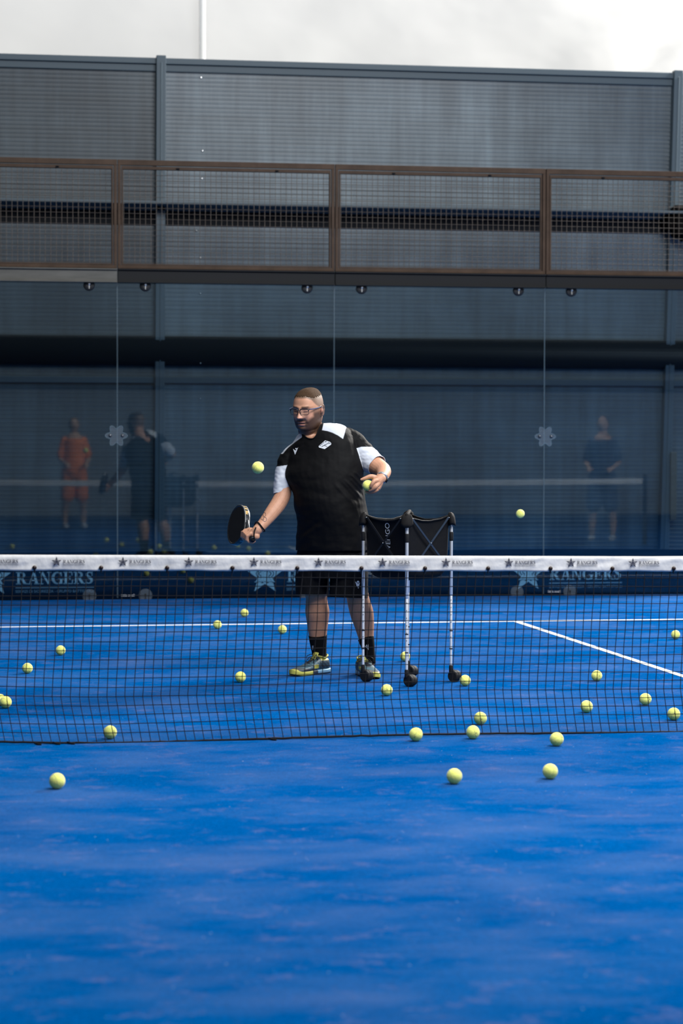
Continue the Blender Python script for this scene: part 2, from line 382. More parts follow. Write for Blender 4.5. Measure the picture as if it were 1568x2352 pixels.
def flatpoly(mb, polys, place, mi=0):
    for poly in polys:
        tri = tessellate_polygon([[Vector((p.x, p.y, 0)) for p in poly]]); mb.add([place(p) for p in poly], [tuple(t) for t in tri], mi)
def textmesh(txt, size):          # plain sans lettering as 2-D triangles
    c = bpy.data.curves.new('t', 'FONT'); c.body = txt; c.size = size; c.resolution_u = 3
    o = bpy.data.objects.new('t', c); COL.objects.link(o); dg = bpy.context.evaluated_depsgraph_get(); dg.update()
    me = bpy.data.meshes.new_from_object(o.evaluated_get(dg)); bpy.data.objects.remove(o)
    v = [Vector(p.co) for p in me.vertices]; f = [tuple(p.vertices) for p in me.polygons]; bpy.data.meshes.remove(me)
    return v, f
TINY = textmesh('SERVIZI DI SICUREZZA - GRUPPO BATTISTOLLI', 1.0)
def sized(tm, x0, x1, y0):        # fits the text between x0 and x1
    v, f = tm; a = min(p.x for p in v); b = max(p.x for p in v); s = (x1-x0)/(b-a); return [Vector((x0+(p.x-a)*s, y0+p.y*s, 0)) for p in v], f
def logo(x0, zc, sc, place, mats):
    """star with a mirrored and a plain R, RANGERS, a rule and a small line; width about 1.0*sc"""
    mb = MB(); P = lambda e: (lambda p: place(x0+p.x*sc, zc+p.y*sc, e))
    flatpoly(mb, [star(.15, 0, .158, .40)], P(0), 0)
    for mir in (-1, 1):
        for bold, e in ((1, 1), (0, 2)):
            for poly in SERIF['R'][1]:
                q = [Vector((.15+mir*(.006+(p.x-.0)*.105), (p.y-.5)*.098)) for p in poly]
                if bold:
                    c = sum(q, Vector((0, 0)))/len(q); q = [p+(p-c).normalized()*.008 for p in q]
                flatpoly(mb, [q], P(e), 1 if bold else 0)
    ps, xe = word('RANGERS', 0, 0, 1); s = .655/xe
    flatpoly(mb, [[Vector((.345+p.x*s, -.05+p.y*.102)) for p in q] for q in ps], P(0), 0)
    flatpoly(mb, [rc(.338, -.083, 1.0, -.074)], P(0), 2)
    v, f = sized(TINY, .338, 1.0, -.122); mb.add([P(0)(p) for p in v], f, 2)
    return mb

# ---------------------------------------------------------------- court end: glass, clamps, mesh fence, banner
COURT_Y = 10.0
names = {-4: 'at the far left edge of the frame', -2: 'behind the man', 0: 'behind the ball cart', 2: 'at the right edge of the frame'}
def disc(mb, x, y, z, r, depth, n=24, a0=0, a1=2*math.pi, mi=0):
    rings = []
    for rr, yy in ((r, y), (r, y-depth*.5), (r*.86, y-depth*.85), (r*.5, y-depth)):
        rings.append([(x+rr*math.cos(a0+(a1-a0)*k/(n-1 if a1-a0 < 6 else n)), yy, z+rr*math.sin(a0+(a1-a0)*k/(n-1 if a1-a0 < 6 else n))) for k in range(n)])
    mb.loft(rings, mi)
for xc in (-4, -2, 0, 2):
    g = empty('court_glass', (xc, COURT_Y, 0)); tag(g, 'tall tempered glass court panel '+names[xc], 'glass panel', 'glass panels of the court end')
    MB().box(xc-.9965, xc+.9965, COURT_Y-.006, COURT_Y+.006, .015, 2.99).build('pane', 'court_glass', g)
    for s in (-1, 1): MB().box(xc+s*.997-.0005, xc+s*.997+.0005, COURT_Y-.006, COURT_Y+.006, .015, 2.99).build('polished_edge', 'glass_edge', g)
    for s in (-1, 1):
        x = xc+s*.745
        c = MB(); disc(c, x, COURT_Y-.006, 2.862, .052, .02); co_ = c.build('clamp', 'bolt_dark', g, smooth=False)
        b = MB(); disc(b, x, COURT_Y-.026, 2.872, .012, .012); b.box(x-.003, x+.003, COURT_Y-.03, COURT_Y-.026, 2.83, 2.862); b.build('bolt', 'bolt_metal', co_)
        c = MB(); disc(c, x, COURT_Y-.006, .035, .062, .012); co_ = c.build('foot_clamp', 'clear_plastic', g)
        b = MB(); disc(b, x, COURT_Y-.018, .045, .009, .01); b.box(x-.003, x+.003, COURT_Y-.024, COURT_Y-.018, .0, .035); b.build('bolt', 'bolt_dark', co_)
for x in (-3.01, -1.0, 1.01):      # four-lobed joint plates at mid height
    g = empty('joint_clamp', (x, COURT_Y-.01, 1.497)); tag(g, 'clear four-lobed plate with two black bolts on the glass joint '+{-3.01: 'at left', -1.0: 'hidden behind the man', 1.01: 'at right'}[x], 'clamp', 'joint plates on the glass')
    pl = MB(); ring = []
    for k in range(72):
        a = 2*math.pi*k/72; r = .082+.019*math.cos(6*a)
        ring.append((x+r*math.cos(a), r*math.sin(a)+1.497))
    pl.loft([[(p[0], y, p[1]) for p in ring] for y in (COURT_Y-.0075, COURT_Y-.0125)]); pl.build('plate', 'clear_plastic', g)
    rim = MB(); rim.tube([(p[0], COURT_Y-.012, p[1]) for p in ring], .0011, 6, closed=True); rim.build('plate_rim', 'glass_edge', g)
    for s in (-1, 1):
        b = MB(); disc(b, x+s*.056, COURT_Y-.012, 1.497, .014, .014); bb = b.build('bolt', 'bolt_dark', g)
        b = MB(); disc(b, x+s*.056, COURT_Y-.026, 1.499, .006, .006); b.build('bolt_head', 'bolt_metal', bb)
for xc in (-4, -2, 0, 2):          # beam lengths over the glass
    b = MB(); x0, x1 = xc-1+.003, xc+1-.003
    b.box(x0, x1, COURT_Y-.05, COURT_Y+.0, 2.885, 3.012); b.box(x0, x1, COURT_Y-.085, COURT_Y-.05, 2.885, 2.897); b.box(x0, x1, COURT_Y-.075, COURT_Y-.05, 3.0, 3.012)
    o = b.build('support_beam', 'pale_steel' if xc == -4 else 'dark_steel', bevel=.002, loc=(xc, COURT_Y, 2.95))  # left length gets a paler colour in place of light falling on it
    tag(o, {-4: 'steel beam over the glass at the left edge, light on it put into a pale colour', -2: 'dark steel beam over the glass above the man', 0: 'dark steel beam over the glass above the ball cart', 2: 'dark steel beam over the glass at the right edge'}[xc], 'beam', 'beams over the glass panels')
for xc in (-4, -2, 0, 2):          # mesh panels
    g = empty('mesh_panel', (xc, COURT_Y, 3.015)); tag(g, 'brown framed wire mesh panel above the glass, '+{-4: 'first from left', -2: 'second from left', 0: 'third from left', 2: 'at right beside the speaker'}[xc], 'fence panel', 'wire mesh fence panels')
    f = MB(); x0, x1 = xc-1+.004, xc+1-.004; y0, y1 = COURT_Y-.04, COURT_Y
    f.box(x0, x1, y0, y1, 3.952, 4.0); f.box(x0, x1, y0, y1, 3.016, 3.046); f.box(x0, x0+.027, y0, y1, 3.046, 3.952); f.box(x1-.027, x1, y0, y1, 3.046, 3.952)
    f.build('frame', 'brown_steel', g, bevel=.002)
    f = MB(); a0, a1 = x0+.034, x1-.034; yb = COURT_Y-.03
    for bx in ((a0, a1, 3.916, 3.944), (a0, a1, 3.049, 3.06), (a0, a0+.012, 3.06, 3.916), (a1-.012, a1, 3.06, 3.916)): f.box(bx[0], bx[1], yb, yb+.02, bx[2], bx[3])
    f.build('mesh_clip_bar', 'brown_steel', g, bevel=.001)
    wv = MB(); yw = COURT_Y-.012
    k = a0+.02
    while k < a1: wv.tube([(k, yw, 3.05), (k, yw, 3.94)], .0024, 5, endcap=False); k += .0497
    z = 3.07
    while z < 3.93: wv.tube([(a0, yw-.004, z), (a1, yw-.004, z)], .0024, 5, endcap=False); z += .0497
    wv.build('wire_mesh', 'wire', g)
    for dx in (-.45, .46):
        h = MB().box(xc+dx-.014, xc+dx+.014, COURT_Y-.046, COURT_Y-.028, 3.922, 3.932); h.build('fixing', 'gap', g)
# banner behind the foot of the glass
bn = empty('banner', (0, COURT_Y+.04, 0)); tag(bn, 'long navy sponsor banner with pale blue RANGERS lettering along the foot of the glass', 'banner')
m = MB(); nx = 200; vs = []
for i in range(nx+1):
    x = -5+10*i/nx; zt = .432+.006*math.sin(x*1.7)-(.012 if -2.2 < x < -.5 else 0)
    for y in (10.03, 10.05):
        for z in (.0, zt): vs.append((x, y, z))
fs = []
for i in range(nx):
    a = 4*i; b = a+4; fs += [(a, b, b+1, a+1), (a+2, a+3, b+3, b+2), (a+1, b+1, b+3, a+3)]
m.add(vs, fs); m.build('banner_sheet', 'banner_navy', bn)
for x0 in (-4.286, -1.80, .70):
    lg = logo(x0, .199, 1.075, lambda x, z, e: (x, 10.026-.001*e, z), None)
    o = lg.build('printed_logo', ['banner_print', 'banner_navy', 'banner_print_dim'], bn)
lb = textmesh('little swell', .05)
for x0 in (-2.965, 1.046):
    m = MB(); v, f = sized(lb, x0, x0+.118, .028); m.add([(p.x, 9.992, p.z+p.y) for p in v], f)
    o = m.build('glass_mark', 'print_white', loc=(x0, 9.992, .03)); tag(o, 'tiny white lettering at the foot of the glass '+('left of the man' if x0 < 0 else 'at right under the banner logo'), 'sticker')
# speaker on the outer wall
sp = empty('wall_speaker', (2.88, 11.8, 3.70)); tag(sp, 'black box speaker hung on the ribbed wall behind the mesh at the right edge', 'speaker')
b = MB(); rings = []
for z, w, d in ((3.535, .07, .05), (3.55, .095, .09), (3.70, .105, .12), (3.84, .10, .10), (3.868, .07, .06)):
    rings.append([(2.888+w*math.copysign(abs(math.cos(a))**.5, math.cos(a)), 11.76+d*math.copysign(abs(math.sin(a))**.5, math.sin(a)), z) for a in (2*math.pi*k/24 for k in range(24))])
b.loft(rings); b.build('cabinet', 'speaker_black', sp)
b = MB().box(2.80, 2.975, 11.625, 11.645, 3.56, 3.83); b.build('grille', 'speaker_black', sp, bevel=.008)
b = MB().box(2.74, 2.78, 11.7, 11.98, 3.62, 3.80); b.box(2.74, 2.98, 11.95, 11.98, 3.66, 3.72); b.tube([(2.888, 11.74, 3.54), (2.888, 11.74, 3.515)], .02, 12); b.build('bracket', 'speaker_black', sp)
# screws in a column on the ribbed wall
for i, (px, py) in enumerate(((462, 178), (465, 346), (464, 410), (451, 530), (460, 592), (460, 674), (458, 835), (460, 916), (460, 1076), (459, 1148))):
    d = (11.985-CAM.y)/(Fv+Rv*((px-784)/FPX)-Uv*((py-1176)/FPX)).y; q = at(px, py, d)
    m = MB(); disc(m, q.x, 11.985 if i != 6 else 11.89, q.z, .008, .008, 12); tag(m.build('screw', 'bolt_metal', loc=q), 'bright screw head on the ribbed wall, '+['topmost of its row, under the top rail', 'second from the top of its row', 'just under the brown fence rail', 'behind the wire mesh, in the dark band', 'behind the mesh, just above the beam', 'just below the beam', 'level with the dark reflected band', 'above the height of the man\'s head', 'level with the man\'s chest', 'lowest of its row, level with his elbow'][i], 'screw', 'screws in the ribbed wall')
# pale panel strip outside at right
m = MB().box(2.82, 2.885, 11.84, 11.86, .64, 1.34); tag(m.build('post_cover', 'pale_steel', bevel=.003, loc=(2.85, 11.85, 1.0)), 'pale vertical cover strip on the right wall post, seen through the glass', 'cover')

# ---------------------------------------------------------------- the net
net = empty('padel_net', (0, 0, 0)); tag(net, 'black padel net with a white RANGERS tape stretched across the court', 'net')
def topz(x): return .888+.0075*((abs(x)-1)/1 if abs(x) > 1 else 0)*1.18
def botz(x): return .006+.006*math.sin(x*2.1)+.016/(1+math.exp((x+4.1)*8))
HB = .076
nb = MB(); cols = 480; rows = 8; vs = []
def tape_y(x, v):                   # puckers at the rivets
    k = (x+4.087)/.3187; f = k-round(k); xx = f*.3187
    pk = .006*math.exp(-(xx*xx)/(.0016))*v*math.sin(xx*90+1)
    return pk + .004*noise.noise(Vector((x*3, v*1.5, 2)))+.003*noise.noise(Vector((x*11+v*3, v*2, 5)))
for i in range(cols+1):
    x = -4.98+9.96*i/cols; zt = topz(x)
    for sgn in (-1, 1):
        for j in range(rows+1):
            v = j/rows if sgn < 0 else 1-j/rows
            z = zt - HB*v - .0015*math.sin(x*19.7+1.3)*v; yy = sgn*(.009 if 0 < v else .003)
            vs.append((x, yy+tape_y(x, v), z))
n2 = 2*(rows+1); fs = []
for i in range(cols):
    for j in range(n2-1): a = i*n2+j; fs.append((a, a+1, a+n2+1, a+n2))
nb.add(vs, fs); tp = nb.build('net_tape', 'tape_white', net, smooth=True)
SPC = .3187
for k in range(-1, 27):
    x = -4.087+k*SPC
    if x > 4.7: break
    zc = topz(x+.16)
    if k >= -1 and x+.08 > -4.6:
        lg = logo(x+.081, zc-.0325, .161, lambda xx, z, e: (xx, -.0155-.0003*e+min(tape_y(xx, .4), .003), z), None)
        lg.build('printed_logo', ['print_navy', 'tape_white', 'print_navy'], tp)
    r = MB(); r.ellip((x, -.014, topz(x)-HB+.014), (.011, 0, 0), (0, .009, 0), (0, 0, .011), 14, 8)
    r.tube([(x, -.008, topz(x)-HB+.008), (x+.001, -.004, topz(x)-HB-.008)], .0045, 6); r.build('rivet', 'rivet_brown', tp, smooth=True)
nm = MB(); PIT_ = .0437; zrows = [.846-.0413*k for k in range(1, 20)]
def nx_(u, z):                      # how the strings lean and waver
    h = z/.82; return u + .055*(h-.25)*(1 if h > .25 else 0)*math.exp(-.15*abs(u+3)) + .034*max(0, .27-h)/.27*(.9+.35/(1+math.exp((u+3)*3))) + .0035*noise.noise(Vector((u*9, z*8, 3))) - .016
def nz_(u, z): return z + .003*noise.noise(Vector((u*2.2, z*6, 9))) + .004*noise.noise(Vector((u*.8, z*3, 4)))
NU = int(9.9/PIT_)
def tl(x): return topz(x)-HB+.01
zs = []
for k in range(20):
    zs.append(k)
def knot(i, k):                      # k=0 at the tape, 19.. at the floor
    u = -4.95+i*PIT_; z0 = tl(u); zb = botz(u)+.004; z = z0-(z0-zb)*(k/19)**1.0
    if 0 < k < 19: z = nz_(u, z)
    return Vector((nx_(u, z), .002*math.sin(i*1.3+k), z))
for i in range(NU+1): nm.tube([knot(i, k) for k in range(20)], .0021, 5, endcap=False)
for k in range(1, 19): nm.tube([knot(i, k) for i in range(NU+1)], .0021, 5, endcap=False)
nm.build('netting', 'net_black', net)
kn = MB()
for i in range(NU+1):
    if not -4.7 < -4.95+i*PIT_ < -.3: continue
    for k in range(1, 19): c = knot(i, k); r = .0034; kn.add([c+Vector(d)*r for d in ((1, 0, 0), (-1, 0, 0), (0, 1, 0), (0, -1, 0), (0, 0, 1), (0, 0, -1))], [(0, 2, 4), (2, 1, 4), (1, 3, 4), (3, 0, 4), (2, 0, 5), (1, 2, 5), (3, 1, 5), (0, 3, 5)])
tag(kn.build('knots', 'net_black', net), kind='stuff')
c = MB(); c.tube([(knot(i, 19).x, -.002, botz(-4.95+i*PIT_)+.003*noise.noise(Vector((i*.9, 0, 0)))) for i in range(NU+1)], .0055, 6)
for x in (-4.09, -4.00, -3.93, -2.95): c.tube([(x, 0, .008), (x+.02, -.03, .004), (x+.03, -.035, .004)], .005, 6)
c.build('bottom_cord', 'net_black', net)
for s in (-1, 1):
    p = MB(); p.tube([(s*5.02, 0, 0), (s*5.02, 0, .96)], .03, 16); p.build('net_post', 'dark_steel', net, smooth=True)

# ---------------------------------------------------------------- padel balls
def ball_mesh():
    m = MB(); m.ellip((0, 0, 0), (.0333, 0, 0), (0, .0333, 0), (0, 0, .0333), 32, 20); return m.mesh('ball_felt')
def seam_mesh():
    m = MB(); pts = []
    for k in range(96):
        t = 2*math.pi*k/96; v = Vector((math.cos(t)+.42*math.cos(3*t), math.sin(t)-.42*math.sin(3*t), 1.25*math.sin(2*t))).normalized()*.0331; pts.append(v)
    m.tube(pts, .00085, 6, closed=True); return m.mesh('ball_seam')
def mark_mesh():
    m = MB()
    for (x0, y0, x1, y1, wd) in ((-.008, -.003, .008, .004, .0022), (-.004, .006, .005, -.006, .002), (-.002, -.001, .009, -.003, .0018)):
        a = Vector((x0, y0)); b = Vector((x1, y1)); n = (b-a).normalized(); n = Vector((-n.y, n.x))*wd/2
        q = [a+n, b+n, b-n, a-n]; m.add([Vector((p.x, -math.sqrt(.0337**2-p.x**2-p.y**2), p.y)) for p in q], [(0, 1, 2, 3)])
    return m.mesh('ball_mark')
BM, SM, KM = ball_mesh(), seam_mesh(), mark_mesh()
BM.materials.append(MATS['felt']); SM.materials.append(MATS['seam_grey']); KM.materials.append(MATS['ink_black'])
for me in (BM, SM): me.polygons.foreach_set('use_smooth', [True]*len(me.polygons))
rnd = random.Random(5)
proto = bpy.data.objects.new('padel_ball', BM); COL.objects.link(proto)
for nm_, me in (('seam', SM), ('printed_mark', KM)):
    c = bpy.data.objects.new(nm_, me); COL.objects.link(c); c.parent = proto
parts0 = list(proto.children); first = [True]
def ball(loc, label, group='padel balls lying on the blue court', yaw=None, tilt=None, mark=True):
    if first[0]: b = proto; ch = parts0; first[0] = False
    else:
        b = proto.copy(); COL.objects.link(b); ch = []
        for p in parts0:
            c = p.copy(); COL.objects.link(c); c.parent = b; ch.append(c)
    b.location = loc; b.rotation_euler = (rnd.uniform(-.5, .5) if tilt is None else tilt, rnd.uniform(-.7, .7), rnd.uniform(-.5, .7) if yaw is None else yaw)
    tag(b, label, 'ball', group); return b
BALLS = [
 (-4.042, -1.443, 'padel ball nearest the camera at left, alone on the turf before the net', 3.1),
 (-2.359, -1.559, 'front padel ball below the net, left one of the two nearest at right', 2.6),
 (-1.917, -1.482, 'front padel ball below the net, right one of the two nearest at right', 1.9),
 (-1.613, -.436, 'padel ball just in front of the net cord, right of the other two there', None),
 (-2.247, -.158, 'padel ball touching the net foot below the ball cart, black mark on top', None),
 (-1.953, -.117, 'padel ball at the net foot right of the one under the cart', None),
 (-1.790, .433, 'padel ball just behind the net, up and right of the two at its foot', None),
 (-3.715, .148, 'padel ball just behind the net foot at left', None),
 (-2.021, 1.830, 'padel ball between the man\'s right-hand shoe and the net, left of the cart\'s front wheel', None),
 (-1.461, 2.281, 'padel ball against the rightmost wheel of the ball cart', None),
 (-1.525, 3.827, 'padel ball half hidden behind the middle legs of the ball cart', None),
 (-2.763, 2.676, 'padel ball left of the man\'s left-hand shoe', None),
 (-4.018, 3.397, 'padel ball at far left, lower left of the two in the middle distance', None),
 (-3.758, 4.596, 'padel ball at far left, upper right of the two in the middle distance', None),
 (-2.463, 6.607, 'padel ball near the service line, leftmost of the three left of the man', None),
 (-2.108, 7.777, 'farthest padel ball, just beyond the service line left of the man', None),
 (-2.029, 6.091, 'padel ball close to the man\'s left calf, in front of the service line', None),
 (-1.105, .863, 'padel ball behind the net at right, left of three in the lower right', None),
 (-.606, 2.438, 'padel ball right of the cart, highest of those under the centre line', None),
 (-.686, 1.160, 'padel ball behind the net at right, middle of three in the lower right', None),
 (-.742, .468, 'padel ball behind the net at the right edge, lowest there', None),
 (.777, 5.221, 'padel ball at the right edge near the white centre line', None),
 (-4.193, 1.530, 'padel ball cut by the left edge, front one of the touching pair', None),
 (-4.222, 1.640, 'padel ball at the left edge hidden behind the front one of the pair', None),
]
for x, y, lb_, yw in BALLS: ball((x, y, .0335), lb_, yaw=yw)
ball(at(592, 1074, 12.8), 'yellow padel ball in the air above the racket', 'padel balls in the air', 2.5)
ball(at(1194.5, 1180, 18.2), 'small yellow padel ball in the air right of the ball cart', 'padel balls in the air', 2.9)

# ---------------------------------------------------------------- ball cart
LEG = {'left': (-2.022, 2.612), 'front': (-1.815, 2.295), 'right': (-1.497, 2.52), 'back': (-1.700, 2.84)}
cart = empty('ball_cart', (-1.76, 2.565, 0)); tag(cart, 'folding ball cart with black bag on four aluminium legs with black wheels, beside the man', 'ball cart')
cc = Vector((-1.76, 2.565)); ZT = 1.01
axis = Vector((.72, .69, 0)).normalized()        # rolling axle direction
for k, (x, y) in LEG.items():
    lg = MB(); lg.tube([(x, y, .53), (x, y, ZT)], .0095 if k != 'front' else .0105, 14); leg = lg.build('leg', 'aluminium', cart, smooth=True)
    lo = MB(); lo.tube([(x, y, .085), (x, y, .56)], .0080 if k != 'front' else .0088, 14); lo.build('lower_tube', 'alu_lower', leg, smooth=True)
    ho = MB(); toc = (Vector((CX, CY, 0))-Vector((x, y, 0))).normalized()
    for q in range(6): c = Vector((x, y, .50-.045*q))+toc*.0088; ho.tube([c-toc*.002, c+toc*.0012], .0024, 8)
    for zz in (.20, .31): ho.box(x-.009, x+.009, y-.0095, y+.0095, zz, zz+.006)
    tag(ho.build('peg_holes', 'bolt_dark', leg), kind='stuff')
    cl = MB(); cl.tube([(x, y, .865), (x, y, .905)], .0125, 14); cl.build('collar', 'rubber', leg, smooth=True)
    sk = MB(); sk.tube([(x, y, .06), (x, y, .095)], .012, 12); sk.box(x-.004, x+.022, y-.004, y+.022, .05, .075); sk.build('axle_bracket', 'rubber', leg, smooth=True)
    c0 = Vector((x, y, .036)) + Vector((.012, -.006, 0)); wh = MB()
    prof = [(.0, .006), (.0, .030), (.004, .0345), (.016, .036), (.020, .036), (.0205, .033), (.0235, .033), (.024, .036), (.040, .036), (.052, .034), (.060, .029), (.060, .004)]
    sd = axis.cross(Vector((0, 0, 1))); rings = []
    for d, r in prof: rings.append([c0+axis*(d-.01)+sd*r*math.cos(a)+Vector((0, 0, 1))*r*math.sin(a) for a in (2*math.pi*j/28 for j in range(28))])
    wh.loft(rings); w_ = wh.build('wheel', 'rubber', leg, smooth=True); md = w_.modifiers.new('e', 'EDGE_SPLIT'); md.split_angle = .6
# bag: four nylon sides sagging between the corners, rounded bottom
order = ['left', 'front', 'right', 'back']; NS = 14
def side(z, sag, inset, bulge):
    pts = []
    for i in range(4):
        a = Vector(LEG[order[i]]); b = Vector(LEG[order[(i+1) % 4]])
        a = cc+(a-cc)*inset; b = cc+(b-cc)*inset
        for k in range(NS):
            t = k/NS; p = a.lerp(b, t); nrm = (p-cc).normalized(); s4 = 4*t*(1-t)
            p = p+nrm*(bulge*s4); pts.append(Vector((p.x, p.y, z-sag*s4+.004*noise.noise(Vector((p.x*20, p.y*20, z*6))))))
    return pts
bag = MB(); rings = [side(1.018, .034, .985, -.012), side(.98, .03, .965, -.016), side(.90, .012, .955, -.012), side(.80, .006, .945, -.004), side(.72, 0, .92, .004), side(.66, 0, .86, .012), side(.632, 0, .70, .02), side(.622, 0, .4, .02)]
bag.loft(rings, cap=False); bag.add(rings[-1], [tuple(range(len(rings[-1])))])
me = baked(bag.mesh(), [('SOLIDIFY', dict(thickness=.004, offset=-1)), ('SUBSURF', dict(levels=1))])
bg = obj('bag', me, cart, 'bag_nylon')
hem = MB(); hem.tube(side(1.016, .034, .99, -.012), .006, 8, closed=True); hem.build('rolled_hem', 'bag_nylon', bg, smooth=True)
for i, k in enumerate(order):       # corner hoods
    x, y = LEG[k]; o2 = (Vector((x, y))-cc).normalized(); t2 = Vector((-o2.y, o2.x)); h = MB(); rings = []
    for z, r, dr in ((.945, .034, .006), (.970, .037, .003), (1.0, .035, 0), (1.020, .028, -.004), (1.031, .013, -.008)):
        c = Vector((x, y))+o2*dr
        rings.append([Vector((c.x+(o2.x*math.cos(a)*.62+t2.x*math.sin(a)*1.0)*r, c.y+(o2.y*math.cos(a)*.62+t2.y*math.sin(a)*1.0)*r, z+(.016*math.sin(a)**2 if z < .97 else 0)+.002*math.sin(5*a+i))) for a in (2*math.pi*j/28 for j in range(28))])
    h.loft(rings); h.build('corner_hood', 'cap_nylon', bg, smooth=True)
hd = MB(); a = Vector((*LEG['front'], 1.02)); b = Vector((*LEG['back'], 1.03)); hd.tube([a.lerp(b, t)+Vector((.02*math.sin(3*t), 0, .018*math.sin(math.pi*min(1, t*2.2)))) for t in (0, .12, .25, .4, .55)], [.014, .013, .012, .010, .008], 10); hd.build('folded_flap', 'cap_nylon', bg, smooth=True)
for i in range(4):                  # folding cross bars outside each face
    a = Vector(LEG[order[i]]); b = Vector(LEG[order[(i+1) % 4]]); nrm = (((a+b)/2)-cc).normalized(); A = a.lerp(b, .10)+nrm*.006; B = a.lerp(b, .90)+nrm*.006
    for s, (p, q) in enumerate(((A, B), (B, A))):
        br = MB(); off = nrm*(.006*s); p3 = Vector((p.x+off.x, p.y+off.y, 1.0)); q3 = Vector((q.x+off.x, q.y+off.y, .70))
        d = (q3-p3).normalized(); sdv = d.cross(Vector((nrm.x, nrm.y, 0))); n3 = Vector((nrm.x, nrm.y, 0))
        br.loft([[c+sdv*.006+n3*.002, c-sdv*.006+n3*.002, c-sdv*.006-n3*.002, c+sdv*.006-n3*.002] for c in (p3, q3)])
        bo = br.build('cross_bar', 'steel_bar' if i == 1 else 'black_bar', cart)
        for c in (p3, p3.lerp(q3, .5)):
            rv = MB(); rv.tube([c, c+n3*.006], .0032, 8); rv.build('rivet', 'bolt_metal', bo, smooth=True)
# ADVENGO print running up the left face of the bag
v, f = textmesh('ADVENGO', 1.0); hx = max(p.x for p in v); m = MB(); a = Vector(LEG['left']); b = Vector(LEG['front']); u2 = (b-a).normalized(); nrm = ((a+b)/2-cc).normalized()
def onbag(p): # text x runs upwards, text up points left
    z = .745+p.x/hx*.225; t = .60-(p.y/.7)*.115-.22*(z-.75)*1.0+.01; q = (cc+(a-cc)*.955).lerp(cc+(b-cc)*.955, t); s4 = 4*t*(1-t); q = q+(q-cc).normalized()*(-.012*s4)+nrm*.0042
    return Vector((q.x, q.y, z))
m.add([onbag(p) for p in v], f); m.build('bag_print', 'print_white', bg)
# balls heaped inside the bag are out of sight

# ---------------------------------------------------------------- racket (held in the image-left hand)
DR = 14.12
PXM = 14.2/FPX
butt = at(579.2, 1238.5, 14.34); head = at(548, 1206.5, 14.615)
ra = (head-butt).normalized(); rw = (Rv*.24+Uv*.97); rw = (rw-ra*rw.dot(ra)).normalized(); rn = ra.cross(rw)
rk = empty('padel_racket', butt); tag(rk, 'black padel racket with gold lettering on its rim, held low in the man\'s hand', 'racket')
def outline(s):                     # head outline, long axis a, width w; tapers into the throat
    pts = []
    for k in range(64):
        t = 2*math.pi*k/64; c, sn = math.cos(t), math.sin(t)
        pts.append((c*.150*(1.0 if c > 0 else 1.06)*s, sn*(.128 if c > 0 else .128*(1-.22*(-c)**2))*s))
    return pts
hd = MB(); rings = []
for s, d in ((.90, -.0165), (.93, -.019), (.975, -.019), (1.0, -.013), (1.0, .013), (.975, .019), (.93, .019), (.90, .0165)):
    rings.append([head+ra*x+rw*y+rn*d for x, y in outline(s)])
hd.loft(rings); ho = hd.build('head', 'racket_side', rk, smooth=True); md = ho.modifiers.new('e', 'EDGE_SPLIT'); md.split_angle = .5
for sg in (-1, 1):
    fm = MB(); fm.loft([[head+ra*x+rw*y+rn*(sg*d) for x, y in outline(s)] for s, d in ((.905, .0160), (.90, .0172), (.5, .0174), (.05, .0175))]); fo = fm.build('face', 'racket_black', ho, smooth=False)
    dec = MB()
    for s0, s1, k0, k1 in ((.80, .815, 2, 24), (.80, .812, 36, 60), (.60, .61, 5, 20)):
        o0, o1 = outline(s0), outline(s1); dec.add([head+ra*o[0]+rw*o[1]+rn*(sg*.0181) for k in range(k0, k1) for o in (o0[k], o1[k])], [(2*i, 2*i+1, 2*i+3, 2*i+2) for i in range(k1-k0-1)])
    for sl in (-.4, .5): dec.add([head+ra*x+rw*y+rn*(sg*.0181) for x, y in ((-.09, sl*.06), (-.085, sl*.06), (.09, -sl*.12), (.085, -sl*.12))], [(0, 1, 2, 3)])
    dec.build('face_lines', 'racket_dim', fo)
# rim: gold lettering block near the top; white line paints light along the edge
O = outline(1.004)
def rim(k0, k1, d0, d1, name, mt):
    m = MB(); ks = list(range(k0, k1+1)); m.add([head+ra*O[k % 64][0]+rw*O[k % 64][1]+rn*d for k in ks for d in (d0, d1)], [(2*i, 2*i+1, 2*i+3, 2*i+2) for i in range(len(ks)-1)]); return m.build(name, mt, ho, smooth=True)
for k0 in (16, 18, 20): rim(k0, k0+1, -.010, .009, 'gold_letter', 'racket_gold')
rim(21, 21+1, -.010, .002, 'gold_letter', 'racket_gold')
for sg in (-1, 1): rim(10, 34, sg*.0125, sg*.0138, 'edge_highlight', 'highlight_white')
th = MB()
for sg in (-1, 1): th.tube([head-ra*.120+rw*(sg*.062), head-ra*.165+rw*(sg*.038), head-ra*.20+rw*(sg*.012)], [.014, .0135, .013], 12)
th.build('throat', 'racket_side', rk, smooth=True)
gp = MB(); L0 = (head-butt).length; gp.tube([butt+ra*.004, butt+ra*.03, butt+ra*.09, butt+ra*(L0-.17)], [.0175, .0158, .0155, .0155], 16); gp.build('grip', 'grip', rk, smooth=True)
bc = MB(); bc.tube([butt-ra*.004, butt+ra*.008], .0185, 20); bco = bc.build('butt_cap', 'rubber', rk, smooth=True)
br = MB(); e1 = rw; br.tube([butt-ra*.011+(rw*math.cos(t)+rn*math.sin(t))*.0145 for t in (2*math.pi*k/24 for k in range(24))], .003, 8, closed=True); br.ellip(butt-ra*.016, rw*.007, rn*.007, ra*.005); br.build('cap_ring', 'steel_bar', bco, smooth=True)

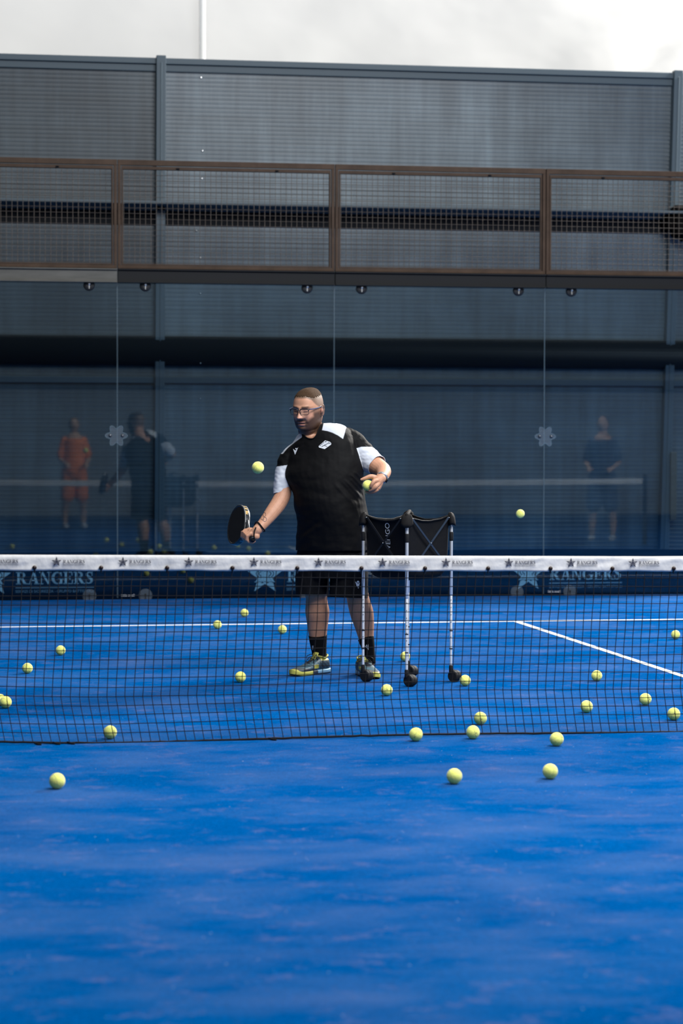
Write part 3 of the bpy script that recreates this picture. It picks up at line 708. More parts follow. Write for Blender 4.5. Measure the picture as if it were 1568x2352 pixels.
# ---------------------------------------------------------------- the man
D0 = 14.5; PX = D0/FPX
def V(px, py, f=0): return at(px, py, D0-f*PX)            # f: towards the camera, in pixels of this distance
def inv(a):                                               # world points -> (px, py, f)
    d = a-np.array(CAM); z = d@np.array(Fv); return np.stack([784+FPX*(d@np.array(Rv))/z, 1176-FPX*(d@np.array(Uv))/z, (D0-z)/PX], 1)
TB = -Fv
def tubeV(mb, rows, n=20, k=4, **kw):                     # rows: px, py, f, radius in pixels
    r = spline(rows, k); mb.tube([V(*q[:3]) for q in r], [q[3]*PX for q in r], n, **kw)
PSI = math.radians(26)
LT = Rv*math.cos(PSI)-Fv*math.sin(PSI); FD = -Fv*math.cos(PSI)-Rv*math.sin(PSI)
def torso(mb, rows, grow=0, n=40, k=4):                   # px, py, f, seen half width, half depth, tilt, squareness
    rings = []
    for q in spline(rows, k):
        px, py, f, hw, b, tilt, e = q; hw += grow; b += grow; a = math.sqrt(max(hw*hw-(b*math.sin(PSI))**2, 16))/math.cos(PSI)
        c = V(px, py, f); t = math.radians(tilt); ax = (LT*math.cos(t)+Uv*math.sin(t))
        rings.append([c+ax*(a*PX*math.copysign(abs(math.cos(s))**e, math.cos(s)))+FD*(b*PX*math.copysign(abs(math.sin(s))**e, math.sin(s))) for s in (2*math.pi*j/n for j in range(n))])
    mb.loft(rings)
TORSO = [(717, 966, 2, 30, 27, 20, 1), (718, 980, 2, 33, 30, 21, 1), (722, 992, 0, 48, 36, 22, .95), (727, 1006, -3, 70, 45, 21, .9), (733, 1026, -5, 82, 55, 16, .88),
 (738, 1055, -4, 89, 64, 10, .88), (739, 1082, 0, 93, 71, 5, .9), (747, 1108, 4, 87, 76, 2, .92), (755, 1132, 6, 81, 79, 0, .95), (758, 1160, 6, 82, 80, 0, .95),
 (765, 1196, 3, 81.5, 76, 0, .92), (764, 1230, -2, 82.5, 70, 0, .9), (763, 1264, -6, 83, 66, 0, .9), (763, 1278, -8, 83, 64, 0, .9)]
SLR = [(795, 1005, 4, 24), (812, 1017, 4, 27), (834, 1044, 8, 28.5), (852, 1060, 14, 27), (868, 1071, 24, 24), (882, 1082, 38, 22.5)]
SLL = [(684, 1034, -10, 22), (664, 1056, -8, 24), (655, 1082, -4, 22.5), (649, 1108, 0, 20.5), (646, 1130, 3, 19), (645, 1146, 5, 18.5)]
man = empty('person', (-2.12, 3.05, 0)); tag(man, 'man in black and white shirt with racket in one hand and ball in the other', 'person')

# head frame
HY, HP, HR = math.radians(29), math.radians(13), math.radians(-2)
HF = (-Rv*math.sin(HY)-Fv*math.cos(HY))*math.cos(HP)-Uv*math.sin(HP); HX = Uv.cross(HF).normalized(); HU = HF.cross(HX)
HX, HU = HX*math.cos(HR)+HU*math.sin(HR), HU*math.cos(HR)-HX*math.sin(HR)
HC = V(707.5, 941.5, 22); HS = 1.07
def HV(x, y, z): return HC+(HX*x+HF*y+HU*z)*HS           # x to his left, y forward, z up
def hinv(a): d = a-np.array(HC); return np.stack([d@np.array(HX), d@np.array(HF), d@np.array(HU)], 1)/HS
HT = [  # z, half width, front, back
 (.124, .010, .002, -.030), (.120, .028, .024, -.058), (.109, .047, .052, -.082), (.090, .0615, .075, -.098), (.065, .0715, .089, -.108), (.035, .0775, .0955, -.109),
 (.010, .0785, .095, -.104), (-.015, .0785, .094, -.096), (-.04, .0775, .093, -.086), (-.065, .074, .092, -.074), (-.088, .067, .089, -.06), (-.106, .055, .082, -.05), (-.120, .038, .068, -.035), (-.128, .018, .045, -.02)]
def g(u, s): return math.exp(-u*u/(2*s*s))
def feat(x, z):
    z -= .012
    d = 0
    t = (.012-z)/.052
    if -.3 < t < 1.25: d += (.009+.026*max(0, min(1, t))**1.1)*g(x, .0070+.0045*max(0, min(1, t)))*(1 if t < 1 else max(0, 1-(t-1)/.2))*(1 if t > 0 else max(0, 1+t/.3))
    d += .009*(g(x-.0155, .0065)+g(x+.0155, .0065))*g(z+.038, .007)
    for s in (-1, 1):
        d -= .0125*g(x-s*.034, .015)*g(z-.002, .010); d += .0080*g(x-s*.034, .0115)*g(z+.000, .0085)
        d -= .003*g(x-s*.034, .014)*g(z+.011, .0022); d -= .002*g(x-s*.034, .013)*g(z-.0085, .002)
        d += .0060*g(x-s*.030, .020)*g(z-.0215, .0060); d += .006*g(x-s*.046, .018)*g(z+.035, .018)
        d -= .0035*g((x-s*(.022+(-.045-z)*.35)), .0035)*g(z+.055, .014)
    d += .0070*g(z+.0685, .0042)*g(x, .017); d += .0085*g(z+.083, .0048)*g(x, .0145); d -= .0085*g(z+.0755, .0021)*g(x, .0185)
    d -= .004*g(z+.0935, .004)*g(x, .014); d += .0075*g(z+.106, .010)*g(x, .016); d -= .002*g(x, .003)*g(z+.057, .006)
    return d
body = MB(); rings = []
for q in spline(HT, 9):
    z, hw, yf, yb = q; ym = (yf+yb)/2*.75+.0; ring = []
    for j in range(120):
        t = 2*math.pi*j/120; s, c = math.sin(t), math.cos(t); x = hw*math.copysign(abs(s)**.86, s)
        y = ym+(yf-ym if c > 0 else ym-yb)*math.copysign(abs(c)**.86, c)
        if c > 0: y += feat(x, z)*min(1, c*2.2)
        ring.append(HV(x, y, z))
    rings.append(ring)
body.loft(rings)
for s in (-1, 1):                      # ears
    rim_ = [HV(s*(.078+.011*k), -.012-.006*k+.017*math.cos(a), -.004+.031*math.sin(a)) for k, a in ((.8+.3*math.sin(2*math.pi*i/16), 2*math.pi*i/16) for i in range(16))]
    body.tube(rim_, .0046, 8, closed=True); body.ellip(HV(s*.083, -.012, -.005), HX*.009, HF*.015, HU*.028, 12, 8); body.ellip(HV(s*.081, -.004, -.032), HX*.006, HF*.008, HU*.010, 10, 8)
# neck, chest, shoulders
body.tube([HV(0, -.02, -.02), HV(0, -.015, -.075), V(712, 986, 6), V(718, 1006, -2), V(724, 1030, -5)], [.064, .069, .0765, .080, .09], 28)
body.ellip(V(713, 1004, 8), Rv*.075, Fv*.07, Uv*.05, 20, 12)
body.ellip(HV(0, .030, -.112), HX*.056, HF*.050, HU*.032, 20, 12)     # full throat under the chin
torso(body, TORSO[3:], grow=-9)
tubeV(body, [(790, 1006, 0, 17), (812, 1018, 4, 21), (834, 1043, 9, 22), (856, 1063, 18, 20.5), (871, 1075, 30, 20), (879, 1081, 44, 18.5), (880.5, 1086, 60, 16.5), (878.5, 1093, 78, 13.5), (874.5, 1100, 94, 11)])
tubeV(body, [(690, 1036, -8, 16), (666, 1056, -8, 19), (657, 1082, -4, 18), (652, 1110, 0, 17.5), (650, 1134, 5, 18.5), (640, 1156, 14, 18.5), (624, 1178, 26, 16.5), (605, 1202, 40, 13), (591, 1217, 50, 11.5)])
# left hand round the ball (ball centre in HB_)
K = 101
for rows in ([(875, 1099, K-6, 10.5), (867, 1105, K-1, 11.5), (862, 1112, K+0, 11)], [(870, 1108, K-4, 10), (866, 1119, K-3, 9), (862, 1124, K-4, 7)],
 [(868, 1100, K-4, 7), (858, 1096, K-2, 6), (850, 1094.5, K+0, 5.2), (839, 1098, K+2, 4.1), (829.5, 1101.5, K+3, 3.0)],
 [(866, 1104, K+8, 5.5), (859.5, 1105, K+14, 5.2), (854.5, 1111, K+16, 4.5), (851.5, 1117.5, K+14, 3.7)],
 [(868, 1111, K+7, 5.5), (863, 1117, K+13, 5), (857, 1123, K+11, 4.6), (849, 1127, K+6, 3.7)],
 [(869, 1117, K+2, 5), (865, 1125, K+6, 4.8), (856, 1130.5, K+3, 4.3), (847, 1131, K-2, 3.7), (841, 1129.5, K-4, 3.2)],
 [(869, 1119, K-7, 4.6), (863, 1128, K-7, 4.3), (853, 1131.5, K-10, 3.8), (846, 1130, K-12, 3.2)]): tubeV(body, rows, 12, 4)
# right hand closed round the grip
e1 = (Uv-ra*Uv.dot(ra)).normalized(); e2 = ra.cross(e1)
if e2.dot(Rv) < 0: e2 = -e2
def gripP(t, ang, r): a = math.radians(ang); return butt+ra*(t*PX)+(e2*math.cos(a)+e1*math.sin(a))*(r*PX)   # angle 0: image right, 90: up
wr = V(590, 1218, 50)
body.tube([wr, gripP(12, 55, 10), gripP(22, 65, 10.5), gripP(33, 75, 10)], [11.3*PX, 12.3*PX, 11.5*PX, 8.5*PX], 20)
body.tube([gripP(6, 30, 11), gripP(20, 40, 12), gripP(32, 60, 11)], [9.5*PX, 9.5*PX, 8*PX], 16)
for k in range(4):
    t = 6+8.6*k; rr = 9.5+.5*k; body.tube([gripP(t, 105-4*k, rr+1.5), gripP(t+1, 150, rr+2.5), gripP(t+1, 195, rr+1.5), gripP(t, 235, rr), gripP(t-1, 280, rr), gripP(t-1, 318, rr-.3)], [5.2*PX, 5.2*PX, 5*PX, 4.7*PX, 4.4*PX, 3.6*PX], 12)
body.tube([gripP(20, 40, 12), gripP(32, 85, 12), gripP(41, 130, 10.5), gripP(45, 175, 9)], [6.5*PX, 5.6*PX, 4.8*PX, 3.8*PX], 12)
body.tube([gripP(30, 120, 10), gripP(38, 160, 13), gripP(38, 200, 14), gripP(33, 232, 14)], [5.4*PX, 5*PX, 4.4*PX, 3.4*PX], 12)
# legs
LEGL = [(724, 1290, -18, 37), (722, 1335, -20, 33), (726, 1368, -22, 25), (727, 1385, -26, 25.5), (728.5, 1405, -32, 28), (729, 1432, -37, 24.5), (729.5, 1458, -40, 21), (731, 1480, -43, 18), (733, 1502, -46, 15.5), (734, 1520, -46, 15)]
LEGR = [(802, 1290, 2, 38), (812, 1335, 8, 33), (820, 1366, 12, 26), (824, 1385, 10, 26), (830.5, 1408, 3, 27), (836, 1435, 0, 23), (840, 1460, 2, 18.5), (844, 1482, 6, 15), (846.5, 1502, 9, 12.8), (848, 1522, 9, 13)]
tubeV(body, LEGL, 28); tubeV(body, LEGR, 28)
me = remesh(body, .0030, 3, .5)
P = co(me); h = hinv(P); q = inv(P)
x, y, z0_ = h[:, 0], h[:, 1], h[:, 2]; z = z0_-.012; ax = np.abs(x)
base = np.tile(np.array([.53, .272, .170]), (len(P), 1)); isH = (np.abs(x) < .11) & (z > -.15) & (z < .14) & (y < .15) & (y > -.13)
def blend(mask, c, k=1.0):
    global base; m_ = np.clip(mask*k, 0, 1)[:, None]; base = base*(1-m_)+np.array(c)*m_
gg = lambda u, s: np.exp(-u*u/(2*s*s))
H_ = isH.astype(float)
blend(H_*gg(z+.035, .02)*gg(ax-.045, .02)*(y > .04), (.60, .28, .20), .45); blend(H_*gg(x, .014)*gg(z+.035, .012)*(y > .09), (.62, .29, .22), .5)
blend(H_*(ax > .080), (.66, .28, .20), .7)
jaw = sst(-.042, -.070, z-.9*np.clip(ax-.045, 0, 1)) * sst(-.02, .02, y+.03) * sst(-.16, -.13, z)
side = sst(.012, -.03, z)*sst(.050, .064, ax)*sst(-.01, .01, y)*sst(.072, .050, y)
stache = gg(z+.058, .006)*sst(.034, .024, ax)*(y > .08); lipz = gg(z+.076, .012)*sst(.028, .018, ax)
blend(H_*np.clip(np.maximum(np.maximum(jaw*(1-.8*lipz), side), stache), 0, 1), (.065, .033, .020), .97)
blend(H_*gg(z+.0685, .0035)*sst(.024, .018, ax)*(y > .08), (.38, .16, .13), .9); blend(H_*gg(z+.083, .0045)*sst(.022, .015, ax)*(y > .08), (.42, .18, .15), .9); blend(H_*gg(z+.0755, .0022)*sst(.025, .020, ax)*(y > .07), (.03, .012, .01), 1)
blend(H_*gg(z-.0215, .0035)*sst(.012, .017, ax)*sst(.056, .046, ax)*(y > .06), (.13, .075, .045), .85)
blend(H_*gg(z-.002, .009)*gg(ax-.034, .014)*(y > .06), (.40, .20, .15), .6); blend(H_*gg(z+.0065, .0018)*sst(.018, .022, ax)*sst(.05, .045, ax)*(y > .06), (.035, .02, .018), 1.1)
blend(H_*(gg(ax-.0085, .0035)*gg(z+.0445, .0025))*(y > .09), (.10, .035, .03), .9)
z = z0_; ang = np.degrees(np.arctan2(ax, y+.01))
hl = np.interp(ang, [0, 25, 42, 52, 62, 78, 90, 105, 180], [.083, .083, .070, .050, .034, .018, .004, -.035, -.050])
hm = sst(-.006, .008, z-hl); blend(H_*hm, (.13, .088, .065), .85); blend(H_*hm*sst(.058, .075, z), (.13, .08, .05), .85)
leg = (q[:, 1] > 1280).astype(float); blend(leg, (.44, .22, .125), 1)
setcol(me, base); bodyo = obj('body', me, man, 'skin')
# cropped hair: a short shell over the scalp
bm = bmesh.new(); bm.from_mesh(me); bm.verts.ensure_lookup_table(); W0 = world_loc(man)
top = sst(.0, .02, z-np.maximum(hl, .070)+.004*np.sin(x*400)*np.sin(y*310))*H_*(ax < .079); kill = [v for i, v in enumerate(bm.verts) if top[i] < .3]
bmesh.ops.delete(bm, geom=kill, context='VERTS'); bm.normal_update()
for v in bm.verts:
    e = any(ed.is_boundary for ed in v.link_edges); v.co += v.normal*(.0002 if e else .0022+.0008*noise.noise((v.co+W0)*180))
hme = bpy.data.meshes.new('hair'); bm.to_mesh(hme); bm.free(); hme.transform(Matrix.Translation(W0)); obj('hair', hme, man, 'hair_brown')

# clothes -----------------------------------------------------
def cut(me, p, n, c, rad):           # removes what lies beyond the plane (p, n) within rad of c
    bm = bmesh.new(); bm.from_mesh(me); near = [f for f in bm.faces if (f.calc_center_median()-c).length < rad]
    geom = list({v for f in near for v in f.verts}) + list({e for f in near for e in f.edges}) + near
    bmesh.ops.bisect_plane(bm, geom=geom, plane_co=p, plane_no=n)
    dead = [f for f in bm.faces if (f.calc_center_median()-c).length < rad*1.05 and (f.calc_center_median()-p).dot(n) > 1e-5]
    bmesh.ops.delete(bm, geom=dead, context='FACES'); bm.to_mesh(me); bm.free()
def vdir(x, up, f): return (Rv*x+Uv*up-Fv*f).normalized()
sh = MB(); torso(sh, [(720, 986, 1, 37, 34, 22, 1)]+TORSO[2:]); tubeV(sh, SLR, 28); tubeV(sh, SLL, 28)
me = remesh(sh, .0034, 9, .5)
P = co(me); q = inv(P)
def ddist(q, rows):                   # nearest distance to a sleeve axis over its radius
    r = np.array(spline(rows, 6)); d = np.full(len(q), 1e9); f = np.zeros(len(q))
    for a in r: dd = np.linalg.norm(q-a[:3], axis=1)/a[3]; d = np.minimum(d, dd)
    return d
def tdist(q):
    r = np.array(spline(TORSO, 8)); o = np.argsort(r[:, 1]); r = r[o]; I = lambda k: np.interp(q[:, 1], r[:, 1], r[:, k])
    dx = q[:, 0]-I(0); df = q[:, 2]-I(2); c, s = math.cos(PSI), math.sin(PSI); lt = dx*c+df*s; fd = -dx*s+df*c
    b = I(4); a = np.sqrt(np.maximum(I(3)**2-(b*s)**2, 16))/c; return np.sqrt((lt/a)**2+(fd/b)**2), lt, fd
dR, dL = ddist(q, SLR), ddist(q, SLL); dT, lt, fd = tdist(q)
me.calc_loop_triangles(); nrm = np.empty(len(P)*3, np.float32); me.vertices.foreach_get('normal', nrm); nrm = nrm.reshape(-1, 3)
disp = np.zeros(len(P))
X, Y = q[:, 0], q[:, 1]
front = (fd > -10)
def crease(x0, y0, x1, y1, wd, amp):
    dx, dy = x1-x0, y1-y0; l = math.hypot(dx, dy); t = ((X-x0)*dx+(Y-y0)*dy)/l/l; d = ((X-x0)*dy-(Y-y0)*dx)/l
    return amp*np.exp(-d*d/(2*wd*wd))*sst(-.05, .25, t)*sst(1.05, .75, t)*front
for a in ((804, 1088, 838, 1128, 2.2, 2.4), (797, 1099, 836, 1141, 2.2, -1.6), (790, 1100, 834, 1150, 2.4, 2.0), (776, 1104, 826, 1158, 3, -1.6), (765, 1108, 812, 1160, 3, 1.4), (812, 1082, 834, 1104, 2, 1.6),
          (660, 1112, 700, 1128, 4, -1.5), (664, 1128, 720, 1150, 5, 1.1), (690, 1118, 760, 1142, 5, -1.0), (672, 1100, 740, 1104, 5, -1.2), (688, 1012, 660, 1040, 2.2, 1.2), (702, 1018, 672, 1032, 2.4, -1.0),
          (688, 1240, 742, 1204, 4, 1.4), (690, 1228, 734, 1196, 3, -1.2), (820, 1250, 846, 1180, 5, 1.3), (800, 1262, 800, 1222, 6, -1.0), (720, 1262, 712, 1228, 6, 1.0), (664, 1122, 690, 1190, 4, 1.2), (745, 1030, 730, 1060, 7, .7)): disp += crease(*a)
fo = np.array([noise.noise(Vector((a[0]*.05+a[1]*.035, a[1]*.06-a[0]*.02, a[2]*.03))) for a in q]); f2 = np.array([noise.noise(Vector((a[0]*.12, a[1]*.16, a[2]*.08+4))) for a in q])
sleeve = ((dR < dT) | (dL < dT))
disp += fo*np.where(sleeve, 1.5, 1.0)+f2*np.where(sleeve, .8, .15)
P = P+nrm*(disp*PX)[:, None]; setco(me, P)
BK, WH = np.array([.0035, .0033, .0038]), np.array([.56, .58, .63])
c = np.tile(BK, (len(P), 1)); c[sleeve] = (.0022, .0022, .0026)
def inside(poly):                   # soft-edged polygon mask
    r = np.zeros(len(q), bool); n = len(poly); dm = np.full(len(q), 1e9)
    for i in range(n):
        (x0, y0), (x1, y1) = poly[i], poly[(i+1) % n]; cnd = ((y0 > Y) != (y1 > Y)) & (X < (x1-x0)*(Y-y0)/((y1-y0) if y1 != y0 else 1e-9)+x0); r ^= cnd
        l2 = (x1-x0)**2+(y1-y0)**2; t = np.clip(((X-x0)*(x1-x0)+(Y-y0)*(y1-y0))/l2, 0, 1); dm = np.minimum(dm, np.hypot(X-x0-t*(x1-x0), Y-y0-t*(y1-y0)))
    return sst(-.7, .7, np.where(r, dm, -dm))
yokeR = inside([(739.5, 988), (747, 955), (770, 950), (800, 960), (796, 979), (787.5, 1008), (776, 1000), (764, 994), (752, 990)])
yokeL = inside([(692, 975), (693, 1004), (676, 1016), (662, 1028), (649, 1042), (635, 1042), (640, 1015), (670, 985)])
yk = np.maximum(yokeR, yokeL)[:, None]; c = c*(1-yk)+WH*yk
# sleeve bands: beyond the seams
rs = sst(-.5, .5, np.minimum(np.minimum((dT*1.02-dR)*26, X-799), Y-(1026+np.where(X < 830, (830-X)*.30, 0)+np.where(X > 850, (X-850)*.3, 0))))
ls = sst(-.5, .5, np.minimum((dT-dL)*22, Y-(1071+(X-640)*-.15))); k_ = np.maximum(rs, ls)[:, None]; c = c*(1-k_)+WH*k_
setcol(me, c)
cut(me, V(866, 1069, 22), vdir(.62, -.46, .64), V(882, 1084, 42), 42*PX)
cut(me, V(646, 1132.5, 3), vdir(.08, -1, .1), V(645, 1145, 5), 31*PX)
cut(me, V(763, 1264, -6), vdir(0, -1, 0), V(763, 1300, -6), 130*PX)
TN = math.radians(24)
P12 = math.radians(12); LT2 = Rv*math.cos(P12)-Fv*math.sin(P12); FD2 = -Fv*math.cos(P12)-Rv*math.sin(P12)
NK = (LT2*math.cos(TN)+Uv*math.sin(TN)).normalized(); NC = V(721.5, 985.5, 1); NF = (FD2+Uv*-.35).normalized(); NF = (NF-NK*NF.dot(NK)).normalized(); NUP = NF.cross(NK); NUP = NUP if NUP.dot(Uv) > 0 else -NUP
RX, RF = 30.5*PX, 49*PX
def nuf(p): d = p-NC; return d.dot(NK)/RX, d.dot(NF)/RF, d.dot(NUP)
bm = bmesh.new(); bm.from_mesh(me); dead = []
for f_ in bm.faces:
    u, v_, h_ = nuf(f_.calc_center_median())
    if (h_ > -.16 and u*u+v_*v_ < 1) or (h_ > .05 and u*u+v_*v_ < 1.8 and f_.calc_center_median().z > V(747, 962, 0).z): dead.append(f_)
bmesh.ops.delete(bm, geom=dead, context='FACES'); pl = []
for v in bm.verts:
    u, v_, h_ = nuf(v.co); r_ = math.hypot(u, v_)
    if v.is_boundary and .7 < r_ < 1.4 and h_ > -.18: v.co += (NK*(u*RX)+NF*(v_*RF))*(1/r_-1); pl.append((math.atan2(v_, u), v.co.copy()))
bm.to_mesh(me); bm.free()
me = baked(me, [('SOLIDIFY', dict(thickness=.003, offset=-1))])
shirt = obj('sports_shirt', me, man, 'jersey')
bins = {}
for a, p_ in pl: bins.setdefault(int((a+math.pi)/(2*math.pi)*44) % 44, []).append(p_)
loop = [sum(bins[k], Vector((0, 0, 0)))/len(bins[k]) for k in sorted(bins)]
if len(loop) > 8: m = MB(); m.tube(loop, .0045, 8, closed=True); m.build('neck_rib', 'black_cloth', shirt, smooth=True)
def bvh_of(o):
    w0 = world_loc(o); me = o.data; return BVHTree.FromPolygons([v.co+w0 for v in me.vertices], [tuple(p.vertices) for p in me.polygons])
def decal(name, polys, o, mt, lift=.0022, parent=None, cuts=2):   # cloth print following the surface below it
    bv = bvh_of(o); mb = MB()
    for poly in polys:
        pts = []
        for i in range(len(poly)):
            a, b = poly[i], poly[(i+1) % len(poly)]
            pts += [(a[0]+(b[0]-a[0])*k/cuts, a[1]+(b[1]-a[1])*k/cuts) for k in range(cuts)]
        tri = tessellate_polygon([[Vector((p[0], p[1], 0)) for p in pts]]); w = []
        for p in pts:
            d = (at(p[0], p[1], 1)-CAM).normalized(); hit = bv.ray_cast(CAM, d)
            w.append((hit[0]+hit[1]*(lift if hit[1].dot(d) < 0 else -lift)) if hit[0] else at(p[0], p[1], D0))
        mb.add(w, [tuple(t) for t in tri])
    return mb.build(name, mt, parent or o)
def hero(cx, cy, s, rot=0, squash=1):  # chevron with a small diamond over it
    P1 = [(-10, -14), (0, 14), (10, -14), (5.5, -9), (0, -2.5), (-5.5, -9)]; P2 = [(-3.6, -9.5), (0, -14), (4, -10.5), (0, -6)]
    ca, sa = math.cos(rot), math.sin(rot); return [[(cx+(x*squash*ca-y*sa)*s, cy+(x*squash*sa+y*ca)*s) for x, y in p] for p in (P1, P2)]
c_ = lambda *pp: [(640+x/7.127, 960+y/7.127) for x, y in pp]
decal('chest_emblem', [c_((238, 506), (268, 602), (276, 594), (322, 482), (300, 504), (280, 534), (262, 528)), c_((270, 505), (285, 488), (302, 500), (286, 518))], shirt, 'print_white')
bd = decal('club_badge', [c_((655, 462), (760, 368), (838, 392), (858, 412), (858, 436), (752, 512), (658, 484))], shirt, 'print_white')
decal('badge_detail', [c_((700, 470), (826, 404), (830, 408), (704, 475)), c_((742, 444), (796, 466), (793, 471), (739, 449)), c_((812, 402), (850, 412), (850, 418), (812, 412)), c_((672, 458), (690, 440), (694, 446), (678, 462)), c_((700, 432), (716, 418), (718, 426), (704, 438)), c_((724, 410), (742, 396), (744, 402), (730, 416)), c_((752, 390), (772, 380), (790, 384), (768, 394))], shirt, 'print_black', lift=.0034, parent=bd, cuts=1)
# shorts
st = MB(); torso(st, [(763, 1240, -4, 70, 60, 0, .9), (763, 1270, -8, 80, 62, 0, .9), (762, 1300, -9, 82.5, 62, 0, .88), (762, 1326, -9, 80, 56, 0, .88)])
def flatleg(rows, n=32):
    rings = []
    for px, py, f, a, b in spline(rows, 5): rings.append([V(px, py, f)+Rv*(a*PX*math.copysign(abs(math.cos(s))**.85, math.cos(s)))-Fv*(b*PX*math.copysign(abs(math.sin(s))**.85, math.sin(s))) for s in (2*math.pi*j/n for j in range(n))])
    st.loft(rings)
flatleg([(721, 1285, -14, 40, 54), (718, 1320, -18, 39, 48), (716, 1350, -20, 38.5, 44), (716, 1363, -21, 38, 43), (716, 1376, -21, 38, 42)])
flatleg([(803, 1285, -2, 42, 54), (802, 1320, 4, 43.5, 48), (801, 1350, 8, 44, 44), (801, 1370, 10, 44.5, 43), (801, 1384, 10, 44, 42)])
me = remesh(st, .0045, 5, .5); P = co(me); q2 = inv(P); nr = np.empty(len(P)*3, np.float32); me.vertices.foreach_get('normal', nr); nr = nr.reshape(-1, 3)
P = P+nr*(np.array([noise.noise(Vector((a[0]*.09, a[1]*.03, a[2]*.05))) for a in q2])*1.8*PX)[:, None]; setco(me, P)
cut(me, V(716, 1364, -21), vdir(0, -1, 0), V(716, 1390, -21), 56*PX); cut(me, V(801, 1371.5, 10), vdir(-.03, -1, 0), V(803, 1398, 10), 60*PX)
me = baked(me, [('SOLIDIFY', dict(thickness=.003, offset=-1))]); shorts = obj('shorts', me, man, 'black_cloth')
decal('shorts_emblem', [[(640+x/6.03, 1280+y/6.03) for x, y in pp] for pp in ([(1055, 335), (1072, 395), (1092, 412), (1108, 395), (1120, 348), (1094, 368)], [(1074, 338), (1094, 322), (1112, 338), (1094, 358)], [(1088, 416), (1104, 416), (1097, 436)])], shorts, 'print_white', lift=.004)
# socks
for rows, cy, nm2, em in (([(729.5, 1459, -40, 22), (731, 1480, -43, 19.3), (733, 1502, -46, 16.8), (734, 1526, -46, 16.5)], 0, 'sock', hero(718.5, 1488, .42, 0, .5)), ([(840, 1466, 3, 18.8), (844, 1482, 6, 16.2), (846.5, 1502, 9, 14.2), (848, 1524, 9, 14.4)], 0, 'sock', hero(843.5, 1487, .48, -.35, 1))):
    m = MB(); tubeV(m, rows, 28, endcap=False); so = m.build(nm2, 'sock_black', man, smooth=True); decal('sock_emblem', em, so, 'print_white', cuts=1)

